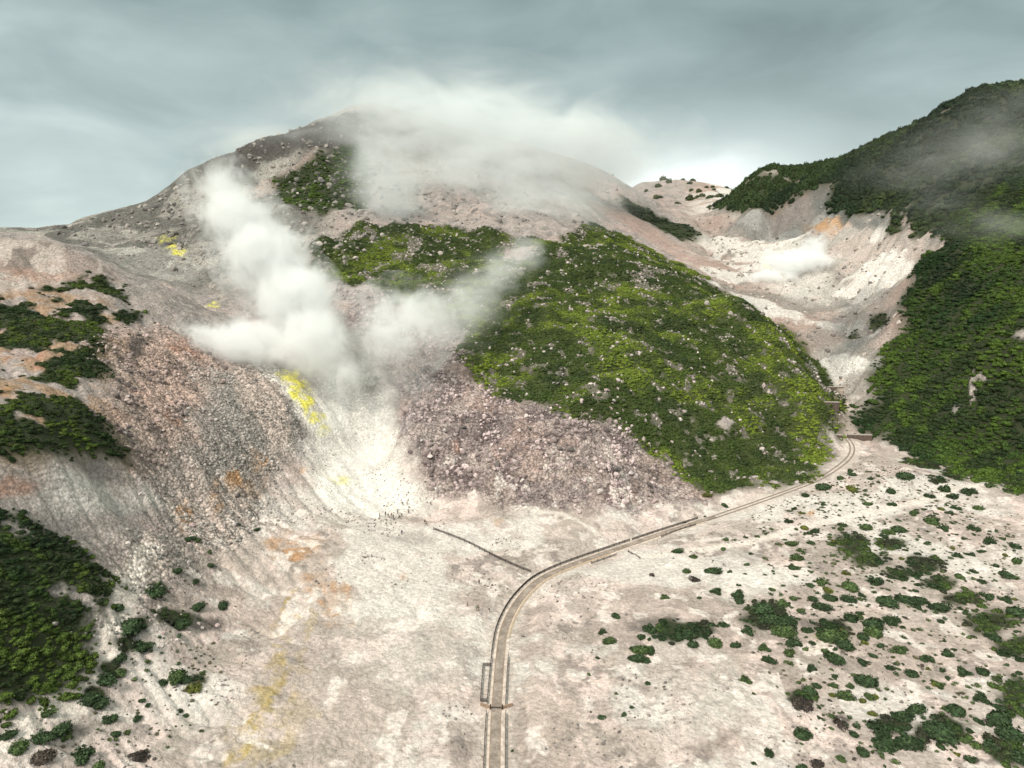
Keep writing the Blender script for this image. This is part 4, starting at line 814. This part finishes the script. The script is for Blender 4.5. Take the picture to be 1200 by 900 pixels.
def person_proto(stride):
    s = stride
    V_ = {'pel': (0, 0, .95), 'ch': (0, 0, 1.25), 'nk': (0, 0, 1.45), 'hd': (0, .01, 1.56), 'tp': (0, .01, 1.68), 'no': (0, .12, 1.58),
          'sl': (-.19, 0, 1.39), 'el': (-.24, -.03-s*.1, 1.12), 'wl': (-.24, .05-s*.15, .88), 'fl': (-.24, .07-s*.16, .78), 'sr': (.19, 0, 1.39), 'er': (.24, -.03+s*.1, 1.12), 'wr': (.24, .08+s*.15, .88), 'fr': (.24, .1+s*.16, .78),
          'hl': (-.1, 0, .9), 'kl': (-.11, .04+s*.22, .49), 'al': (-.11, s*.30, .09), 'tl': (-.12, .15+s*.30, .04), 'hr': (.1, 0, .9), 'kr': (.11, .02-s*.08, .49), 'ar': (.11, -s*.34, .09), 'tr': (.12, .14-s*.34, .04)}
    Rd = dict(pel=.14, ch=.155, nk=.06, hd=.1, tp=.085, no=.02, sl=.07, el=.045, wl=.033, fl=.035, sr=.07, er=.045, wr=.033, fr=.035, hl=.1, kl=.065, al=.045, tl=.04, hr=.1, kr=.065, ar=.045, tr=.04)
    E = [('pel', 'ch'), ('ch', 'nk'), ('nk', 'hd'), ('hd', 'tp'), ('hd', 'no'), ('ch', 'sl'), ('sl', 'el'), ('el', 'wl'), ('wl', 'fl'), ('ch', 'sr'), ('sr', 'er'), ('er', 'wr'), ('wr', 'fr'), ('pel', 'hl'), ('hl', 'kl'), ('kl', 'al'), ('al', 'tl'), ('pel', 'hr'), ('hr', 'kr'), ('kr', 'ar'), ('ar', 'tr')]
    def mk(name, keys, grow, mat, root):
        ks = list(keys); ed = [(ks.index(a), ks.index(b_)) for a, b_ in E if a in ks and b_ in ks]
        return skinned(name, [V_[k] for k in ks], ed, [Rd[k]+grow for k in ks], mat, ks.index(root))
    body = mk('body', V_.keys(), 0, M_skin, 'pel'); jacket = mk('jacket', ['pel', 'ch', 'sl', 'el', 'wl', 'sr', 'er', 'wr'], .022, M_cloth, 'pel'); tro = mk('trousers', ['pel', 'hl', 'kl', 'al', 'hr', 'kr', 'ar'], .017, M_cloth, 'pel')
    bm = bmesh.new(); bmesh.ops.create_uvsphere(bm, u_segments=14, v_segments=9, radius=.125)
    bmesh.ops.delete(bm, geom=[v for v in bm.verts if v.co.z < -.02 and v.co.y > -.02], context='VERTS'); bmesh.ops.translate(bm, vec=(0, -.012, 1.63), verts=bm.verts)
    me = bpy.data.meshes.new('hair'); bm.to_mesh(me); bm.free(); me.materials.append(M_hair); hair = bpy.data.objects.new('hair', me)
    return [body, jacket, tro, hair]
PR = [person_proto(0), person_proto(1)]
jk = {'black': (.02, .02, .022), 'navy': (.02, .03, .08), 'red': (.35, .03, .03), 'white': (.7, .7, .68), 'grey': (.15, .15, .16), 'teal': (.03, .15, .16), 'beige': (.4, .33, .22), 'dark green': (.03, .07, .03)}
folk = [(445,606,'grey',0,'at the edge of the steaming vents'),(452,604,'black',0,'second from the edge of the steaming vents'),(455,606,'navy',1,'in the cluster before the vents'),(459,606,'red',0,'in the middle of the cluster before the vents'),(461,608,'black',0,'in front of the cluster before the vents'),
        (466,601,'teal',0,'behind the cluster before the vents'),(468,607,'white',0,'in the cluster before the vents'),(471,606,'dark green',1,'at the end of the cluster before the vents'),(472,592,'black',0,'nearest the white steam behind the cluster'),(477,592,'beige',0,'near the white steam behind the cluster'),
        (479,602,'navy',0,'on the open ash behind the cluster'),(505,592,'grey',0,'alone by the foot of the scree'),(498,614,'black',1,'walking down from the vents'),(500,616,'beige',1,'walking down from the vents beside a companion'),
        (471,626,'navy',1,'alone on the ash below the cluster'),(561.5,685,'black',0,'alone between the vents and the road bend'),(548,711,'grey',0,'standing apart on the ash near the road bend'),(558.5,716,'teal',1,'walking in a pair near the road bend'),(560.5,716,'black',1,'walking in a pair near the road bend'),(573.5,718,'navy',1,'walking alone closest to the road bend')]
for u, v, jc, pose, where in folk:
    h = hit(u, v); e = bpy.data.objects.new('person', None); COL.objects.link(e); e.location = (h[0], h[1], ground_z(h[0], h[1])); e.rotation_euler = (0, 0, rr.uniform(0, 6.28)); s = rr.uniform(.94, 1.05); e.scale = (s, s, s)
    hat = rr.random() < .3; tc_ = rr.choice([(.02, .02, .03), (.04, .05, .1), (.2, .17, .12)])
    for p, c_ in zip(PR[pose], ((.45, .28, .2), jk[jc], tc_, (.5, .48, .42) if hat else (.02, .015, .012))):
        o = p.copy(); COL.objects.link(o); o.parent = e; o.color = (*c_, 1)
        if p.name.startswith('hair') and hat: o.name = 'hat'
    tag(e, 'person in a %s jacket %s' % (jc, where), 'person', 'visitors on the ash')

# ------------------------------------------------------------------ steam and cloud: real volumes
def steam(name, blobs, dens, nscale, label, cat, amp=1.1, gain=2.6, stretch=(1, 1, 1), bounce_col=(.985, .99, .99), step=None, aniso=-.1, detail=5, grow=1.15):
    """blobs: (u, v, Y, radius in pixels, strength, aspect) placed at real distances"""
    B = []
    for q in blobs:
        u, v, Y, r_ = q[:4]; k = q[4] if len(q) > 4 else 1.0; asp = q[5] if len(q) > 5 else (1, 1, 1)
        p = Vector(atY(u, v, Y)); dep = Y*CP+(CAMH-p.z)*SP; R_ = r_*dep/800; B.append((p, Vector((R_*asp[0], R_*asp[1], R_*asp[2])), k))
    c = sum((b_[0] for b_ in B), Vector())/len(B)
    bm = bmesh.new()
    for p, r_, k in B:
        g = bmesh.ops.create_icosphere(bm, subdivisions=3, radius=1)
        for v in g['verts']: v.co = Vector((v.co.x*r_.x*grow, v.co.y*r_.y*grow, v.co.z*r_.z*grow))+p-c
    me = bpy.data.meshes.new(name); bm.to_mesh(me); bm.free(); o = link(name, me); o.location = c
    rm = o.modifiers.new('union', 'REMESH'); rm.mode = 'VOXEL'; rm.voxel_size = max(min(b_[1]) for b_ in B)/9
    m = bpy.data.materials.new(name+'_air'); m.use_nodes = True; t = m.node_tree; t.nodes.clear(); out = N(t, 'ShaderNodeOutputMaterial')
    tcn = N(t, 'ShaderNodeTexCoord'); P_ = tcn.outputs['Object']; acc = None
    def nz(sc_, det, ro, dist):
        q = N(t, 'ShaderNodeTexNoise'); q.inputs['Scale'].default_value = sc_; q.inputs['Detail'].default_value = det; q.inputs['Roughness'].default_value = ro; q.inputs['Distortion'].default_value = dist
        mp = N(t, 'ShaderNodeMapping'); mp.inputs['Scale'].default_value = stretch; L(t, P_, mp.inputs['Vector']); L(t, mp.outputs[0], q.inputs['Vector']); return q.outputs['Fac']
    for p, r_, k in B:
        vs = N(t, 'ShaderNodeVectorMath', operation='SUBTRACT'); L(t, P_, vs.inputs[0]); vs.inputs[1].default_value = p-c
        vd = N(t, 'ShaderNodeVectorMath', operation='DIVIDE'); L(t, vs.outputs[0], vd.inputs[0]); vd.inputs[1].default_value = r_
        ln = N(t, 'ShaderNodeVectorMath', operation='LENGTH'); L(t, vd.outputs[0], ln.inputs[0])
        f = math_(t, 'MULTIPLY', math_(t, 'SUBTRACT', 1.0, ln.outputs['Value'], clamp=True), k)
        acc = f if acc is None else math_(t, 'SMOOTH_MAX', acc, f, .2)
    n_a = nz(nscale, detail, .6, 1.1)
    body_ = math_(t, 'MULTIPLY', math_(t, 'ADD', acc, -.02), gain, clamp=True)
    wsp = math_(t, 'MULTIPLY', math_(t, 'ADD', n_a, math_(t, 'SUBTRACT', math_(t, 'MULTIPLY', acc, .30), .47)), amp*3.2, clamp=True)
    d = math_(t, 'MULTIPLY', math_(t, 'MULTIPLY', body_, math_(t, 'POWER', wsp, 1.4)), dens)
    pv = N(t, 'ShaderNodeVolumePrincipled'); pv.inputs['Color'].default_value = (*bounce_col, 1); pv.inputs['Anisotropy'].default_value = aniso; L(t, d, pv.inputs['Density']); L(t, pv.outputs[0], out.inputs['Volume'])
    m.cycles.volume_step_rate = step or .5; m.cycles.volume_sampling = 'MULTIPLE_IMPORTANCE' if hasattr(m.cycles, 'volume_sampling') else m.cycles.volume_sampling
    me.materials.append(m); tag(o, label, cat, kind='stuff'); return o
steam('steam', [(255,215,348,40,.5),(278,255,335,50,.9),(310,300,326,58,1),(345,350,314,56,1),(228,405,303,50,1.2,(1.5,1,.6)),(290,402,302,46,1.3,(1.5,1,.75)),(365,400,302,54,1.1),(400,440,296,36,.5),(470,385,318,60,.5)], .20, .085, 'thick white steam plume boiling up from the yellow vents', 'steam', amp=1.35, gain=2.4, stretch=(1, 1, .8), detail=7)
steam('steam', [(395,490,282,46,.6),(430,550,266,56,.8),(405,595,252,36,.6),(455,500,284,54,.5),(480,455,300,60,.5)], .045, .10, 'thin steam drifting low over the white crusted vents', 'steam', amp=1.1, gain=2)
steam('steam', [(530,372,340,54,.8),(560,345,360,46,.9),(590,318,385,36,.9),(618,297,420,28,1)], .045, .10, 'narrow wisp of steam crossing the green shoulder', 'steam', amp=1.2, stretch=(.6, 1, 1))
steam('steam', [(935,308,590,32,1.2,(1.5,1,.6)),(908,325,580,26,1.1,(1.4,1,.5)),(955,290,600,20,.9)], .16, .09, 'small white steam puff at the base of the pale gully slope', 'steam', amp=1.4)
steam('steam', [(1160,265,395,60,.8,(1.5,1,.5)),(1100,240,420,50,.6,(1.5,1,.5)),(1160,170,480,80,.8,(1.5,1,.8)),(1080,200,560,70,.6,(1.5,1,.6)),(1190,120,500,60,.6,(1.5,1,.6))], .014, .035, 'faint veil of steam over the dark brushy slope', 'steam', amp=.8, gain=1.6, stretch=(.6, 1, 1.3))
steam('cloud', [(330,165,790,60,.8,(2,1,.4)),(440,125,790,80,.7,(1.8,1,.7)),(530,145,770,110,1.0,(1.8,1,.65)),(630,165,760,100,1.0,(1.8,1,.6)),(710,190,790,70,.8,(1.6,1,.6)),(570,205,690,80,1.0,(2.1,.8,.7)),(455,215,600,66,1.2,(.9,.8,1.7)),(640,240,640,64,.9,(1.8,.8,.6))], .026, .024, 'grey cloud and steam wrapped round the mountain top', 'cloud', amp=1.25, gain=1.9, bounce_col=(.93,.955,.96), stretch=(.55, .8, 1.1), detail=7)
# things whose labels would still coincide are told apart by how far off they stand
byl = {}
for o in SC.objects:
    if o.get('label') and o.parent is None and o.get('category') in ('shrub', 'boulder'): byl.setdefault(o['label'], []).append(o)
NUM = ['', '', 'two', 'three', 'four', 'five', 'six', 'seven', 'eight', 'nine', 'ten']; ORD = ['nearest', 'second nearest', 'third nearest', 'fourth nearest', 'fifth nearest', 'sixth nearest', 'seventh nearest', 'eighth nearest', 'ninth nearest', 'tenth nearest']
for l_, os_ in byl.items():
    if len(os_) > 1:
        os_.sort(key=lambda o: o.location.y)
        for i, o in enumerate(os_): o['label'] = l_+', '+('nearer' if i == 0 else 'farther')+' of two' if len(os_) == 2 else l_+', '+('farthest' if i == len(os_)-1 else ORD[min(i, 9)])+' of '+NUM[min(len(os_), 10)]
